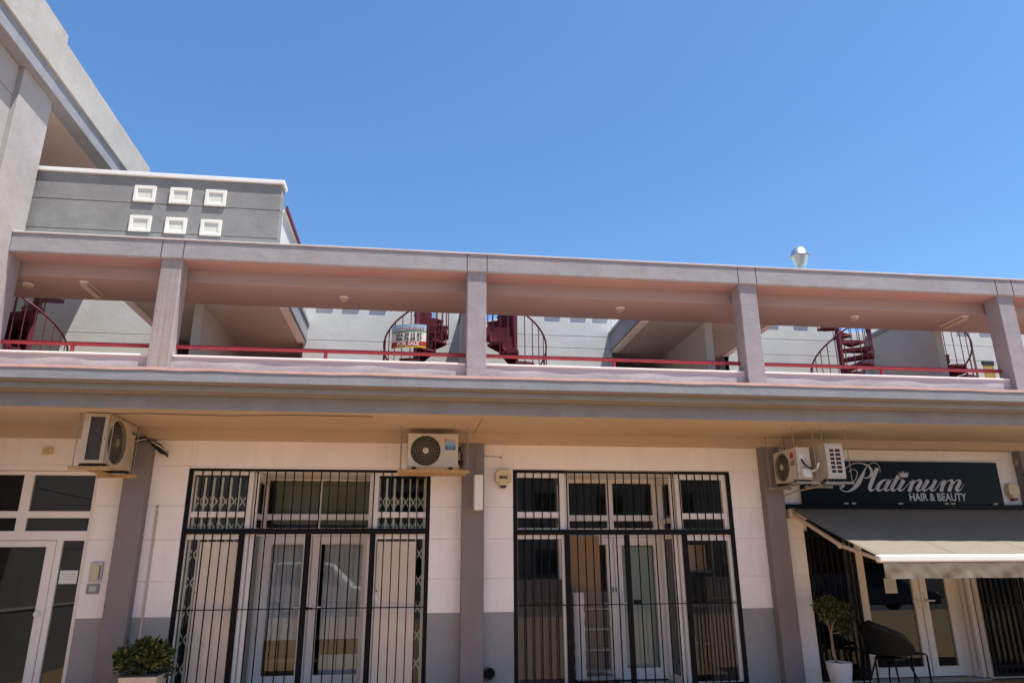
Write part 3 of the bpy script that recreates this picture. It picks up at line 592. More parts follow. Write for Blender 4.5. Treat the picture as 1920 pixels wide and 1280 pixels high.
# ---------------------------------------------------------------- air conditioners
def acunit(name, label, loc, rz, Wd, D, H, kind, casing):
    t = thing(name, label, 'air conditioner', loc, 'outdoor air conditioners hung under the soffit', local=True); t.rotation_euler = (0, 0, rz)
    h = Wd / 2; fc = (-h + Wd * .36, H * .5); fr = min(H * .46, Wd * .30)
    # casing: thin sheets around, front with round opening
    w = MB(); n = 40; x0, x1 = -h, h
    ring = [(fc[0] + fr * math.cos(2 * math.pi * i / n), fc[1] + fr * math.sin(2 * math.pi * i / n)) for i in range(n)]
    def edge(a):
        c, s_ = math.cos(a), math.sin(a); xa, xb, zb = -h, -h + Wd * .70, H
        tx = ((xb if c > 0 else xa) - fc[0]) / c if abs(c) > 1e-6 else 1e9; tz = ((zb if s_ > 0 else 0) - fc[1]) / s_ if abs(s_) > 1e-6 else 1e9
        q = min(tx, tz); return (fc[0] + c * q, fc[1] + s_ * q)
    A = sorted([2 * math.pi * i / n for i in range(n)] + [math.atan2(zz - fc[1], xx - fc[0]) % (2 * math.pi) for xx in (-h, -h + Wd * .70) for zz in (0, H)])
    k_ = len(A); vi = [(fc[0] + fr * math.cos(a), 0, fc[1] + fr * math.sin(a)) for a in A]; vo = [(edge(a)[0], 0, edge(a)[1]) for a in A]; vd = [(v[0], .035, v[2]) for v in vi]
    w.add(vi + vo + vd, [(i, (i + 1) % k_, k_ + (i + 1) % k_, k_ + i) for i in range(k_)] + [(2 * k_ + i, 2 * k_ + (i + 1) % k_, (i + 1) % k_, i) for i in range(k_)])
    xm = -h + Wd * .70; w.quad((xm, 0, 0), (x1, 0, 0), (x1, 0, H), (xm, 0, H)); w.quad((x1, 0, 0), (x1, D, 0), (x1, D, H), (x1, 0, H)); w.quad((x0, 0, H), (x1, 0, H), (x1, D, H), (x0, D, H)); w.quad((x0, 0, 0), (x0, D, 0), (x1, D, 0), (x1, 0, 0))
    w.quad((x0, D, 0), (x0, D, H), (x1, D, H), (x1, D, 0)); w.plate(0, D, 0, H, x0, x0 + .004, [(D * .16, D * .74, H * .06, H * .95)], lambda u, v, d: (d, u, v))
    if kind == 'plain': w.quad((x0 + .006, 0, 0), (x0 + .006, D, 0), (x0 + .006, D, H), (x0 + .006, 0, H))
    for zz in (.30, .22, .14): w.box(xm + Wd * .05, x1 - Wd * .06, -.006, 0, H * zz, H * zz + .006)
    part(w, 'casing', M[casing], t)
    w = MB(); w.box(x0 - .006, x1 + .006, -.006, D + .006, H, H + .012); part(w, 'lid', M[casing], t, bevel=.004)
    w = MB(); w.lathe([(fr * 1.0, 0), (0, 0)], 0, 0, 32); w.v = [(v[0] + fc[0], .12, v[1] + fc[1]) for v in w.v]
    for b_ in range(3):
        a = b_ * 2.094; w.add([(fc[0] + fr * .2 * math.cos(a), .08, fc[1] + fr * .2 * math.sin(a)), (fc[0] + fr * .9 * math.cos(a - .3), .06, fc[1] + fr * .9 * math.sin(a - .3)), (fc[0] + fr * .9 * math.cos(a + .5), .1, fc[1] + fr * .9 * math.sin(a + .5))], [(0, 1, 2)])
    part(w, 'fan', M['acdark'], t)
    w = MB()
    for rr in (.2, .36, .52, .68, .84, .98):
        q = 36; w.tube([(fc[0] + fr * rr * math.cos(2 * math.pi * i / q), -.006, fc[1] + fr * rr * math.sin(2 * math.pi * i / q)) for i in range(q + 1)], .0035, 5)
    for i in range(20): a = 2 * math.pi * i / 20; w.bar((fc[0] + fr * .14 * math.cos(a), -.006, fc[1] + fr * .14 * math.sin(a)), (fc[0] + fr * math.cos(a), -.006, fc[1] + fr * math.sin(a)), .004, .004)
    part(w, 'fan_grille', M['acgrille'], t)
    w = MB(); w.lathe([(0, -.012), (fr * .2, -.012), (fr * .2, .0)], 0, 0, 20); w.v = [(v[0] + fc[0], v[2], v[1] + fc[1]) for v in w.v]; part(w, 'fan_hub', M['acgrille' if casing == 'acold' else casing], t)
    w = MB(); w.box(x0 + .012, x0 + .03, D * .10, D * .80, H * .04, H * .97); part(w, 'coil', M['acdark'], t)
    w = MB(); [w.box(x0 + Wd * q, x0 + Wd * q + .05, -.02, D + .02, -.03, -.002) for q in (.1, .82)]; part(w, 'foot', M['blackp'], t)
    return t
def put(t, mb, name, m, **k): return mb.build(name, m, t, **k)
# left one, seen end-on
a1 = acunit('air_conditioner', 'aged air conditioner with dark coil end, hung above the left entrance', (-3.59, 9.24, 2.745), R(90), .87, .275, .565, 'coil', 'acold')
w = MB(); w.box(.30, .405, -.008, -.001, .46, .49); put(a1, w, 'badge', M['green_label'])
w = MB(); w.box(.437, .455, .0, .1, .02, .5); put(a1, w, 'service_cover', M['blackp'])
for xx in (-.40,):
    w = MB(); [w.box(-.437, -.436, q, q + .012, z, z + .012) for q, z in ((.01, .27), (.01, .05), (.26, .5))]; put(a1, w, 'screw', M['blackp'])
def bracket(label, xs_, ys_, z0, m, rails, group='hanging brackets under the air conditioners', rr=.006):
    t = thing('hanging_bracket', label, 'bracket', (xs_[0], ys_[0], z0), group)
    for x in xs_:
        for y in ys_:
            w = MB(); w.tube([(x, y, z0 - .04), (x, y, ZS + .01)], rr, 6); part(w, 'rod', M['steel'], t)
    for r_ in rails: w = MB(); w.box(*r_); part(w, 'rail', M[m], t, bevel=.003)
    return t
bracket('rusty hanging bracket carrying the aged air conditioner above the entrance', [-3.92, -3.545], [8.83, 9.62], 2.70, 'wood', [(-3.96, -3.50, 8.81, 8.85, 2.665, 2.71), (-3.96, -3.50, 9.60, 9.64, 2.665, 2.71), (-3.80, -3.76, 8.86, 9.595, 2.668, 2.708)])
# cable bundle of the left unit
w = MB()
for i in range(5):
    o_ = i * .012; w.tube([(-3.6, 9.66, 3.12 + o_), (-3.52, 9.78 + o_ * .4, 3.17 + o_), (-3.42, 9.82, 3.16 - o_), (-3.33, 9.84, 3.12 - o_ * 2), (-3.29 + o_ * .5, 9.9, 3.05 - o_), (-3.28, 9.99, 3.04 - o_)], .011, 6, m=1 if i == 1 else 0)
tag(w.build('cable_bundle', [M['cable'], M['whitecable']], smooth=True), 'black and white cable bundle curling from the aged air conditioner into the wall', 'cable')
# middle one, facing the street
a2 = acunit('air_conditioner', 'cream air conditioner facing the street, with blue label and round fan', (.2, 9.42, 2.815), 0, .66, .28, .425, 'plain', 'acwhite')
w = MB(); w.box(.165, .295, -.009, -.003, .275, .328); put(a2, w, 'label_top', M['sticker_sky']); w = MB(); w.box(.165, .295, -.009, -.003, .225, .274); put(a2, w, 'label_bottom', M['sticker_blue'])
w = MB(); text_mb(w, 'BOSCH', .036, lambda u, v, d: (.235 + u, d, .343 + v), -.006, 0); w.lathe([(.0, 0), (.013, 0)], 0, 0, 14); w.v[-28:] = [(.165 + v[0], -.006, .355 + v[1]) for v in w.v[-28:]]; put(a2, w, 'brand_lettering', M['orange'])
w = MB(); [w.box(.18, .28, -.0105, -.0095, z, z + .006) for z in (.237, .25, .259)]; put(a2, w, 'label_print', M['sticker_sky'])
bracket('chipboard shelf on four thin rods carrying the cream air conditioner', [-.215, .655], [9.36, 9.72], 2.78, 'wood', [(-.25, .68, 9.345, 9.40, 2.735, 2.775), (-.25, .65, 9.66, 9.74, 2.735, 2.775)])
w = MB()
for i in range(4): w.tube([(.53, 9.55, 3.0 + i * .03), (.57, 9.54, 3.08 + .01 * i), (.585, 9.6, 2.98), (.58, 9.7, 2.86 - .01 * i), (.56 + .02 * i, 9.83, 2.95), (.55, 9.98, 2.98)], .010, 6)
tag(w.build('cable_bundle', M['cable'], smooth=True), 'black pipe loop beside the cream air conditioner', 'cable')
# right pair
a3 = acunit('air_conditioner', 'cream air conditioner turned sideways with red round logo, left of the pair', (5.10, 9.45, 2.665), R(-90), .66, .19, .42, 'plain', 'acwhite')
w = MB(); w.lathe([(0, 0), (.042, 0), (.042, .004)], 0, 0, 20); w.v = [(.20 + v[0], -.006 + v[2], .335 + v[1]) for v in w.v]; put(a3, w, 'logo', M['crimson'])
w = MB(); text_mb(w, 'LG', .085, lambda u, v, d: (.205 + u, d, .205 + v), -.006, 0, bold=.002); put(a3, w, 'brand_lettering', M['black_print'])
w = MB(); w.box(.331, .335, .03, .10, .26, .34); put(a3, w, 'spec_label', M['paper'])
w = MB(); w.hexa([(.331, .03, .02), (.40, .04, .02), (.40, .16, .02), (.331, .17, .02), (.331, .03, .15), (.375, .04, .13), (.375, .16, .15), (.331, .17, .17)]); put(a3, w, 'valve_cover', M['plastic'], bevel=.01)
w = MB(); w.tube([(.335, .06, .27), (.36, .08, .2), (.38, .12, .15), (.42, .16, .13)], .012, 8); w.tube([(.40, .16, .1), (.45, .19, .12), (.47, .22, .19), (.46, .23, .2)], .014, 8, m=1); put(a3, w, 'pipe', [M['cable'], M['plastic']], smooth=True)
a4 = acunit('air_conditioner', 'air conditioner showing its square vent grid end, right of the pair', (5.71, 9.26, 2.665), R(90), .50, .26, .46, 'grid', 'acwhite')
w = MB(); D4, H4 = .26, .46
w.plate(.005, .255, .03, .44, -.262, -.25, [(.045 + c_ * .09, .12 + c_ * .085, .075 + r_ * .056, .115 + r_ * .056) for c_ in range(2) for r_ in range(6)], lambda u, v, d: (d, u, v)); put(a4, w, 'vent_grid', M['acwhite'])
bracket('thin steel hanging frame carrying the pair of sideways air conditioners', [5.0, 5.28], [8.98, 9.75], 2.62, 'steel', [(4.97, 5.31, 8.97, 9.0, 2.59, 2.62), (4.97, 5.31, 9.73, 9.76, 2.59, 2.62), (5.08, 5.11, 9.0, 9.73, 2.592, 2.618)])
bracket('thin steel hanging frame under the vent grid end air conditioner', [5.41, 5.76], [8.97, 9.5], 2.62, 'steel', [(5.38, 5.79, 8.965, 8.995, 2.59, 2.62), (5.38, 5.79, 9.48, 9.51, 2.59, 2.62), (5.31, 5.8, 9.2, 9.22, 2.60, 2.615)])
x0, z0 = rs(200, 400, 9.86); x1, z1 = rs(325, 1280, 9.86)
w = MB(); w.tube([(5.5, 9.3, 2.6), (5.34, 9.7, 2.56), (5.285, 9.93, 2.52), (5.275, 9.97, 2.4), (5.272, 9.975, 1.2), (5.285, 9.975, 1.0), (5.275, 9.975, .8), (5.28, 9.975, .02)], .012, 8)
tag(w.build('drain_hose', M['conduit'], smooth=True), 'beige drain hose running down the wall beside the right pilaster', 'hose')
w = MB(); w.box(-3.33, -3.30, YW - .014, YW - .001, .02, 2.30); w.box(-3.325, -3.315, YW - .013, YW - .001, 2.30, 2.34); w.lathe([(0, 0), (.02, 0), (.02, .01)], 0, 0, 10); w.v[-30:] = [(-3.315 + v[0], YW - .012 - v[2], 2.345 + v[1]) for v in w.v[-30:]]
tag(w.build('cable_trunking', M['conduit']), 'thin pale cable trunking down the wall right of the left pilaster', 'conduit')
w = MB(); w.tube([(1.16, YW - .006, 3.035), (.93, YW - .006, 3.05), (.925, YW - .155, 3.05), (.80, YW - .158, 3.05), (.79, YW - .158, 2.85)], .004, 5); w.lathe([(0, 0), (.014, 0), (.014, .02)], 0, 0, 10); w.v[-30:] = [(1.165 + v[0], YW - .012 + v[2] * .5, 3.033 + v[1]) for v in w.v[-30:]]
tag(w.build('wall_cable', M['pilaster']), 'thin wire crossing from the central pilaster to a dot on the wall', 'cable')

# ---------------------------------------------------------------- fittings on the ground-floor wall
(x0, z1), (x1, z0) = W(890, 889, 9.62), W(905, 955, 9.62)
t = thing('junction_box', 'tall white box fixed on the central pilaster', 'box', (.83, 9.6, z0)); w = MB(); w.box(x0 - .0, x1 + .005, 9.62, 9.85, z0, z1); part(w, 'body', M['plastic'], t, bevel=.008); w = MB(); [w.box((x0 + x1) / 2 - .006, (x0 + x1) / 2 + .006, 9.616, 9.619, z, z + .012) for z in (z0 + .06, z1 - .06)]; part(w, 'screw', M['steel'], t)
def alarm(px0, py0, px1, py1, label, txt, lens, mcol, sx=1.):
    y = YW - .09; x0, z1 = W(px0, py0, y); x1, z0 = W(px1, py1, y); cx = (x0 + x1) / 2; cz = (z0 + z1) / 2; w_ = (x1 - x0) / 2; h_ = (z1 - z0) / 2
    t = thing('alarm_box', label, 'alarm', (cx, y, cz), 'burglar alarm boxes'); f = lambda u, v, d: (cx + u, d, cz + v)
    poly = [(-.62 * w_, h_), (.62 * w_, h_), (w_, .55 * h_), (w_ * .96, -.25 * h_), (.42 * w_, -.72 * h_), (-.42 * w_, -.72 * h_), (-.96 * w_, -.25 * h_), (-w_, .55 * h_)]
    w = MB(); n = len(poly); vs = [f(u * 1.06, v * 1.06, YW - .002) for u, v in poly] + [f(u, v, y) for u, v in poly]; w.add(vs, [tuple(range(n, 2 * n))] + [(i, (i + 1) % n, n + (i + 1) % n, n + i) for i in range(n)]); part(w, 'body', M[mcol], t, bevel=.008, seg=2)
    w = MB(); lp = [(.42 * w_, -.74 * h_), (.3 * w_, -h_), (-.3 * w_, -h_), (-.42 * w_, -.74 * h_)]; w.prism(lp, f, YW - .003, y + .004); part(w, 'lens', M[lens], t, bevel=.006)
    w = MB(); text_mb(w, txt, .06 * sx, lambda u, v, d: f(u, v, d), y - .003, 0, bold=.003); part(w, 'lettering', M['black_print'], t)
    w = MB(); [w.lathe([(0, 0), (.008, 0)], 0, 0, 8) for _ in range(2)]; w.v = [(cx + (-.55 if i < 16 else .55) * w_ + v[0], y - .003, cz - .38 * h_ + v[1]) for i, v in enumerate(w.v)]; part(w, 'screw', M['black_print'], t)
alarm(929, 880, 959, 914, 'cream hexagonal alarm box with dark letters beside the central pilaster', 'MAS', 'lens', 'cream_plastic')
alarm(1889, 905, 1917, 938, 'cream alarm box with dark red lens right of the salon sign', '', 'alarm_red', 'cream_plastic')
w = MB(); x, z = W(91, 847, YW); w.box(x - .06, x + .06, YW - .05, YW - .001, z - .04, z + .045); w.box(x - .03, x + .03, YW - .08, YW - .05, z - .055, z - .0); tag(w.build('motion_sensor', M['cream_plastic'], bevel=.01, seg=2), 'small cream sensor on the wall above the left entrance', 'sensor')
x, z = W(1901, 867, YW); t = thing('wall_bracket_lamp', 'small metal fitting on the wall above the right alarm box', 'fitting', (x, YW, z)); w = MB(); w.tube([(x, YW - .06, z - .06), (x, YW - .06, z + .05)], .03, 12); part(w, 'body', M['steel'], t, smooth=True); w = MB(); w.box(x - .02, x + .02, YW - .05, YW - .002, z - .02, z + .03); part(w, 'bracket', M['steel'], t)
x, z = W(1917, 888, YW - .1); t = thing('security_camera', 'black security camera at the right edge beyond the salon sign', 'camera', (x, YW, z)); w = MB(); w.tube([(x - .04, YW - .2, z - .02), (x + .07, YW - .1, z)], .035, 12); part(w, 'body', M['blackp'], t, smooth=True); w = MB(); w.tube([(x + .05, YW - .1, z), (x + .05, YW, z)], .015, 8); part(w, 'arm', M['blackp'], t)
# intercom and letter plate
t = thing('intercom_panel', 'tall metal intercom panel with a column of buttons by the entrance', 'intercom', (-3.93, YW, 1.43)); w = MB(); w.box(-4.01, -3.86, YW - .025, YW - .001, 1.435, 1.665); part(w, 'plate', M['intercom'], t, bevel=.006)
w = MB(); [w.box(-3.90, -3.88, YW - .03, YW - .025, 1.46 + i * .024, 1.474 + i * .024) for i in range(7)]; part(w, 'button', M['cable'], t)
w = MB(); [w.box(-3.975, -3.91, YW - .028, YW - .0255, 1.455 + i * .024, 1.473 + i * .024) for i in range(7)]; part(w, 'name_strip', M['cream_plastic'], t)
t = thing('card_reader', 'small grey plate fixed below the intercom panel', 'panel', (-3.94, YW, 1.29)); w = MB(); w.box(-4.02, -3.87, YW - .02, YW - .001, 1.285, 1.405); part(w, 'plate', M['cornice'], t, bevel=.006); w = MB(); w.box(-3.985, -3.905, YW - .024, YW - .0205, 1.315, 1.375); part(w, 'window', M['intercom'], t)
def paperthing(x0, x1, z0, z1, y, label):
    w = MB(); n = 6
    for i in range(n): a = x0 + (x1 - x0) * i / n; b = x0 + (x1 - x0) * (i + 1) / n; w.box(a, b, y - .003, y, z0, z1)
    w2 = MB(); w2.box(x0, x1, y - .003, y - .001, z0, z1); o = w2.build('paper_notice', M['paper']); tag(o, label, 'notice', 'paper notices taped to the glass')
    w = MB(); [w.box(x0 + .03, x1 - .03 - .02 * (i % 3), y - .0045, y - .0032, z1 - .05 - i * .028, z1 - .043 - i * .028) for i in range(int((z1 - z0 - .06) / .03))]; p = w.build('printed_lines', M['lattice'], o)
paperthing(-4.40, -4.19, 1.405, 1.565, ye + .029, 'white paper taped inside the narrow glass beside the left entrance door')
xq0, zq1 = rs(683, 797, yd3); xq1, zq0 = rs(755, 865, yd3); paperthing(xq0, xq1 - .02, zq0, zq1, yd3 - .002 + .018, 'pale paper notice on the left leaf of the salon door')
x, z = W(917, 1262, YW - .06)
t = thing('pipe_outlet', 'short grey pipe outlet low on the wall right of the central pilaster', 'pipe', (x, YW, z)); w = MB(); n = 20
for r0, r1, y0, y1 in ((.075, .075, YW, YW - .10),):
    w.tube([(x, YW + .02, z), (x, YW - .1, z)], .075, 20, caps=False); w.tube([(x, YW - .1, z), (x, YW + .02, z)], .062, 20, caps=False)
part(w, 'pipe', M['grey_pipe'], t, smooth=True); w = MB(); w.tube([(x, YW - .05, z), (x, YW - .04, z)], .061, 20); part(w, 'bore', M['pipe_dark'], t)

def zpt(px, py, z): r = ray(px, py); t_ = (z - CZ) / r.z; return (r.x * t_, r.y * t_, z)
w = MB(); w.tube([zpt(212, 775, 3.326), zpt(280, 775, 3.328), zpt(420, 779, 3.322), zpt(560, 778, 3.328), zpt(700, 781, 3.326)], .004, 5); tag(w.build('ceiling_wire', M['cable']), 'thin dark wire stapled under the soffit right of the aged air conditioner', 'cable')
w = MB(); a_ = zpt(905, 783, 3.33); b_ = zpt(889, 812, 3.33); w.tube([(a_[0], a_[1], 3.331), (b_[0], b_[1], 3.331)], .004, 5); part(w, 'soffit_joint', M['pilaster'])
# ---------------------------------------------------------------- salon sign
ysg = YW - .06
S = thing('shop_sign', 'black gloss salon sign with silver script lettering and a small crown', 'sign', (5.58, ysg, 2.38))
w = MB(); w.box(5.58, 8.80, ysg, YW - .002, 2.375, 3.035); part(w, 'board', M['signboard'], S, bevel=.004)
def fs(u, v, d): x, z = s8(u, v, ysg); return (x, d, z)
w = MB(); D0, D1 = ysg - .006, ysg - .001
def st(pts, wid): w.ribbon(pts, wid, fs, D0, D1)
st([(618, 245), (604, 165), (545, 118), (482, 136), (430, 190), (390, 275), (340, 370), (285, 440), (195, 488), (125, 468), (102, 430), (118, 402)], [4, 6, 8, 8, 14, 44, 60, 44, 12, 10, 14, 24])
w.prism([(126 + 33 * math.cos(i * .3927), 410 + 33 * math.sin(i * .3927)) for i in range(16)], fs, D0, D1)
st([(205, 240), (265, 202), (322, 240), (300, 330), (225, 388), (150, 375), (112, 300), (150, 215), (245, 140), (340, 120), (432, 142), (492, 190), (506, 245), (485, 292), (440, 312), (398, 302)], [5, 8, 9, 9, 9, 8, 8, 8, 9, 11, 17, 30, 34, 28, 16, 6])
st([(580, 186), (545, 270), (495, 400), (485, 450), (505, 473), (545, 455), (600, 390)], [52, 50, 50, 44, 26, 9, 6])
st([(748, 348), (690, 334), (628, 368), (585, 430), (592, 468), (630, 470), (690, 420), (730, 360)], [6, 12, 40, 50, 34, 14, 7, 6])
st([(742, 338), (700, 410), (680, 450), (700, 474), (745, 450), (800, 380)], [46, 46, 42, 24, 8, 6])
st([(852, 285), (805, 370), (768, 440), (785, 474), (830, 450), (885, 385)], [46, 46, 44, 26, 8, 6]); st([(758, 332), (908, 332)], [6, 6])
st([(922, 340), (885, 400), (860, 446), (880, 474), (925, 450), (1000, 365), (1040, 340)], [46, 46, 42, 25, 8, 8, 16])
st([(1048, 340), (1015, 420), (990, 487)], [46, 46, 46]); st([(1012, 440), (1075, 356), (1120, 340), (1138, 366), (1112, 415), (1092, 452), (1112, 475), (1150, 452), (1205, 375)], [6, 8, 24, 42, 46, 42, 25, 8, 6])
st([(1232, 340), (1195, 405), (1168, 448), (1190, 474), (1235, 450), (1310, 360)], [46, 46, 42, 25, 8, 8]); st([(1332, 340), (1298, 405), (1270, 448), (1292, 474), (1335, 450), (1400, 365), (1435, 342)], [46, 46, 42, 25, 8, 8, 16])
st([(1442, 340), (1418, 420), (1400, 487)], [46, 46, 46]); st([(1420, 440), (1485, 356), (1525, 342), (1545, 366), (1522, 430), (1502, 487)], [6, 8, 24, 42, 46, 46]); st([(1525, 440), (1588, 356), (1625, 342), (1640, 368), (1615, 420), (1598, 455), (1618, 480), (1655, 458), (1695, 395)], [6, 8, 24, 42, 46, 42, 25, 8, 5])
part(w, 'script_lettering', M['letter'], S)
w = MB(); w.prism([(880, 305), (868, 268), (846, 243), (880, 258), (884, 234), (900, 258), (913, 222), (928, 258), (948, 232), (956, 260), (988, 240), (976, 268), (970, 305)], fs, D0, D1); part(w, 'crown', M['letter'], S)
xa, za = s8(1362, 605, ysg); xa0 = s8(995, 590, ysg)[0]; xa1 = s8(1728, 590, ysg)[0]
w = MB(); text_mb(w, 'HAIR & BEAUTY', .157, lambda u, v, d: ((xa0 + xa1) / 2 + u, d, za + v), ysg - .004, 0, bold=.0035, sx=.86); part(w, 'block_lettering', M['letter'], S)
xs_ = [v[0] for v in w.v]; sx_ = (xa1 - xa0) / (max(xs_) - min(xs_)); ob = S.children[-1] if False else [o for o in bpy.data.objects if o.parent == S and o.name.startswith('block_lettering')][0]
for v in ob.data.vertices: v.co.x = ((v.co.x + 5.58) - (xa0 + xa1) / 2) * sx_ + (xa0 + xa1) / 2 - 5.58

# ---------------------------------------------------------------- awning
A = thing('awning', 'retractable taupe awning with white front bar shading the salon doors', 'awning', (5.28, YW, 2.37))
ax0, ax1 = 5.29, 10.6; ay0, az0, ay1, az1 = 9.86, 2.345, 7.97, 1.665
w = MB(); nx, ny = 60, 16
def ap(i, j): x = ax0 + (ax1 - ax0) * i / nx; t_ = j / ny; return (x, ay0 + (ay1 - ay0) * t_, az0 + (az1 - az0) * t_ - .04 * math.sin(math.pi * t_) * (.4 + .6 * math.sin(math.pi * min(1, max(0, i / nx)))) + .004 * math.sin(i * 1.3 + t_ * 2) * t_ )
for i in range(nx):
    for j in range(ny): w.quad(ap(i, j), ap(i + 1, j), ap(i + 1, j + 1), ap(i, j + 1))
for q in range(1, 5):
    i_ = q * 12; wq = MB()
    for j in range(ny): a_, b_ = ap(i_, j), ap(i_, j + 1); wq.quad((a_[0] - .009, a_[1], a_[2] + .003), (a_[0] + .009, a_[1], a_[2] + .003), (b_[0] + .009, b_[1], b_[2] + .003), (b_[0] - .009, b_[1], b_[2] + .003))
    part(wq, 'seam', M['valance'], A)
fab = part(w, 'fabric', M['awning'], A, smooth=True)
sm = fab.modifiers.new('Solid', 'SOLIDIFY'); sm.thickness = .003
w = MB(); w.box(ax0 - .03, ax1, 9.84, 9.97, 2.335, 2.40); part(w, 'cassette', M['signboard'], A, bevel=.015, seg=2)
for px in (1588, 1602, 1690, 1776, 1788, 1868):
    x, z = W(px, 946, 9.9); w = MB(); w.box(x - .03, x + .03, 9.9, 9.96, 2.401, 2.425); part(w, 'wall_bracket', M['arm'], A)
w = MB(); w.box(ax0 - .02, ax1, ay1 - .07, ay1 + .02, az1 - .075, az1 + .012); part(w, 'front_bar', M['powder'], A, bevel=.022, seg=3)
w = MB(); n = 150
for i in range(n):
    xa = ax0 + .02 + (ax1 - ax0 - .02) * i / n; xb = ax0 + .02 + (ax1 - ax0 - .02) * (i + 1) / n
    def vy(x, q): return ay1 - .064 + (.006 * math.sin(x * 17 + q * 4) + .004 * math.sin(x * 33 + 2 - q * 6) + .006 * math.sin(x * 7.7 + q * 5)) * q
    zz = [az1 - .07 - .045 * q for q in range(5)]
    for q in range(4):
        sc0 = .0025 * math.sin(xa * 9) if q == 3 else 0; sc1 = .0025 * math.sin(xb * 9) if q == 3 else 0
        w.quad((xa, vy(xa, q / 4), zz[q]), (xb, vy(xb, q / 4), zz[q]), (xb, vy(xb, (q + 1) / 4), zz[q + 1] + sc1), (xa, vy(xa, (q + 1) / 4), zz[q + 1] + sc0))
part(w, 'valance', M['valance'], A, smooth=True)
for x in (5.32, 9.9):
    w = MB(); w.bar((x, 9.83, 2.26), (x, 8.72, 1.80), .05, .04, up=(1, 0, 0)); w.bar((x, 8.72, 1.80), (x, 7.99, 1.63), .045, .035, up=(1, 0, 0)); w.tube([(x - .035, 8.72, 1.80), (x + .035, 8.72, 1.80)], .035, 14); w.box(x - .04, x + .04, 9.8, 9.99, 2.2, 2.33)
    part(w, 'arm', M['arm'], A, bevel=.006)

# ---------------------------------------------------------------- gallery handrails, lamps
yr = 10.19; zr = 4.565
posts = [W(137, 645, yr)[0], W(611, 660, yr)[0], W(1151, 677, yr)[0], W(1652, 690, yr)[0], None]
names = ['between the wing and the first pillar', 'between the first and second pillars', 'between the second and third pillars', 'between the third and fourth pillars', 'right of the fourth pillar']
for i in range(5):
    a = xs[i] + (.143 if i else .02) - .02; b = xs[i + 1] - .143 + .02
    t = thing('handrail', 'red tube handrail above the parapet ' + names[i], 'handrail', (a, yr, 4.41), 'red handrails along the gallery')
    w = MB(); w.tube([(a, yr, zr), (b, yr, zr)], .03, 10); part(w, 'rail', M['red'], t, smooth=True)
    xp_ = posts[i] or (a + b) / 2
    w = MB(); w.tube([(xp_, yr, 4.40), (xp_, yr, zr - .02)], .026, 10); part(w, 'post', M['red'], t, smooth=True)
def bulkhead(px, py, label, long=False, r=.075):
    rr = ray(px, py); t_ = (5.57 - CZ) / rr.z; x, y = rr.x * t_, rr.y * t_
    t = thing('ceiling_lamp', label, 'lamp', (x, y, 5.6), 'lamps on the gallery ceiling')
    if long:
        w = MB(); w.box(x - .055, x + .055, y - .28, y + .28, 5.575, 5.599); part(w, 'base', M['plastic'], t); w = MB(); w.box(x - .05, x + .05, y - .27, y + .27, 5.525, 5.574); part(w, 'diffuser', M['lamp'], t, bevel=.015, seg=2)
    else:
        w = MB(); w.lathe([(r, 5.599), (r, 5.58), (r * .9, 5.575)], x, y, 20); part(w, 'base', M['plastic'], t, smooth=True); w = MB(); w.lathe([(r * .86, 5.576), (r * .8, 5.555), (r * .5, 5.54), (0, 5.535)], x, y, 20); part(w, 'diffuser', M['lamp'], t, smooth=True)
bulkhead(645, 561, 'small round lamp on the gallery ceiling between first and second pillars'); bulkhead(1163, 581, 'small round lamp on the gallery ceiling between second and third pillars'); bulkhead(1602, 597, 'small round lamp on the gallery ceiling between third and fourth pillars')
bulkhead(52, 536, 'small round lamp on the gallery ceiling beside the wing'); bulkhead(172, 543, 'long batten lamp on the gallery ceiling left of the first pillar', True); bulkhead(1789, 604, 'long batten lamp on the gallery ceiling left of the fourth pillar', True)
def lantern(x, y, z, d, label):
    t = thing('wall_lantern', label, 'lantern', (x, y, z), 'lanterns on the porch walls')
    w = MB(); w.tube([(x, y, z - .1), (x + d * .09, y, z - .16), (x + d * .13, y, z - .08)], .01, 6); w.box(*sorted((x, x + d * .015)), y - .04, y + .04, z - .18, z + .1); part(w, 'bracket', M['wire'], t)
    w = MB(); w.lathe([(.02, z - .08), (.05, z - .06), (.065, z + .06), (.075, z + .065), (.02, z + .13), (0, z + .14)], x + d * .13, y, 8); part(w, 'lamp_head', M['wire'], t)
lantern(-3.46, 12.6, 5.0, 1, 'ornate wall lantern in the porch right of the first pillar'); lantern(4.88, 12.9, 5.02, -1, 'ornate wall lantern in the porch left of the third pillar')

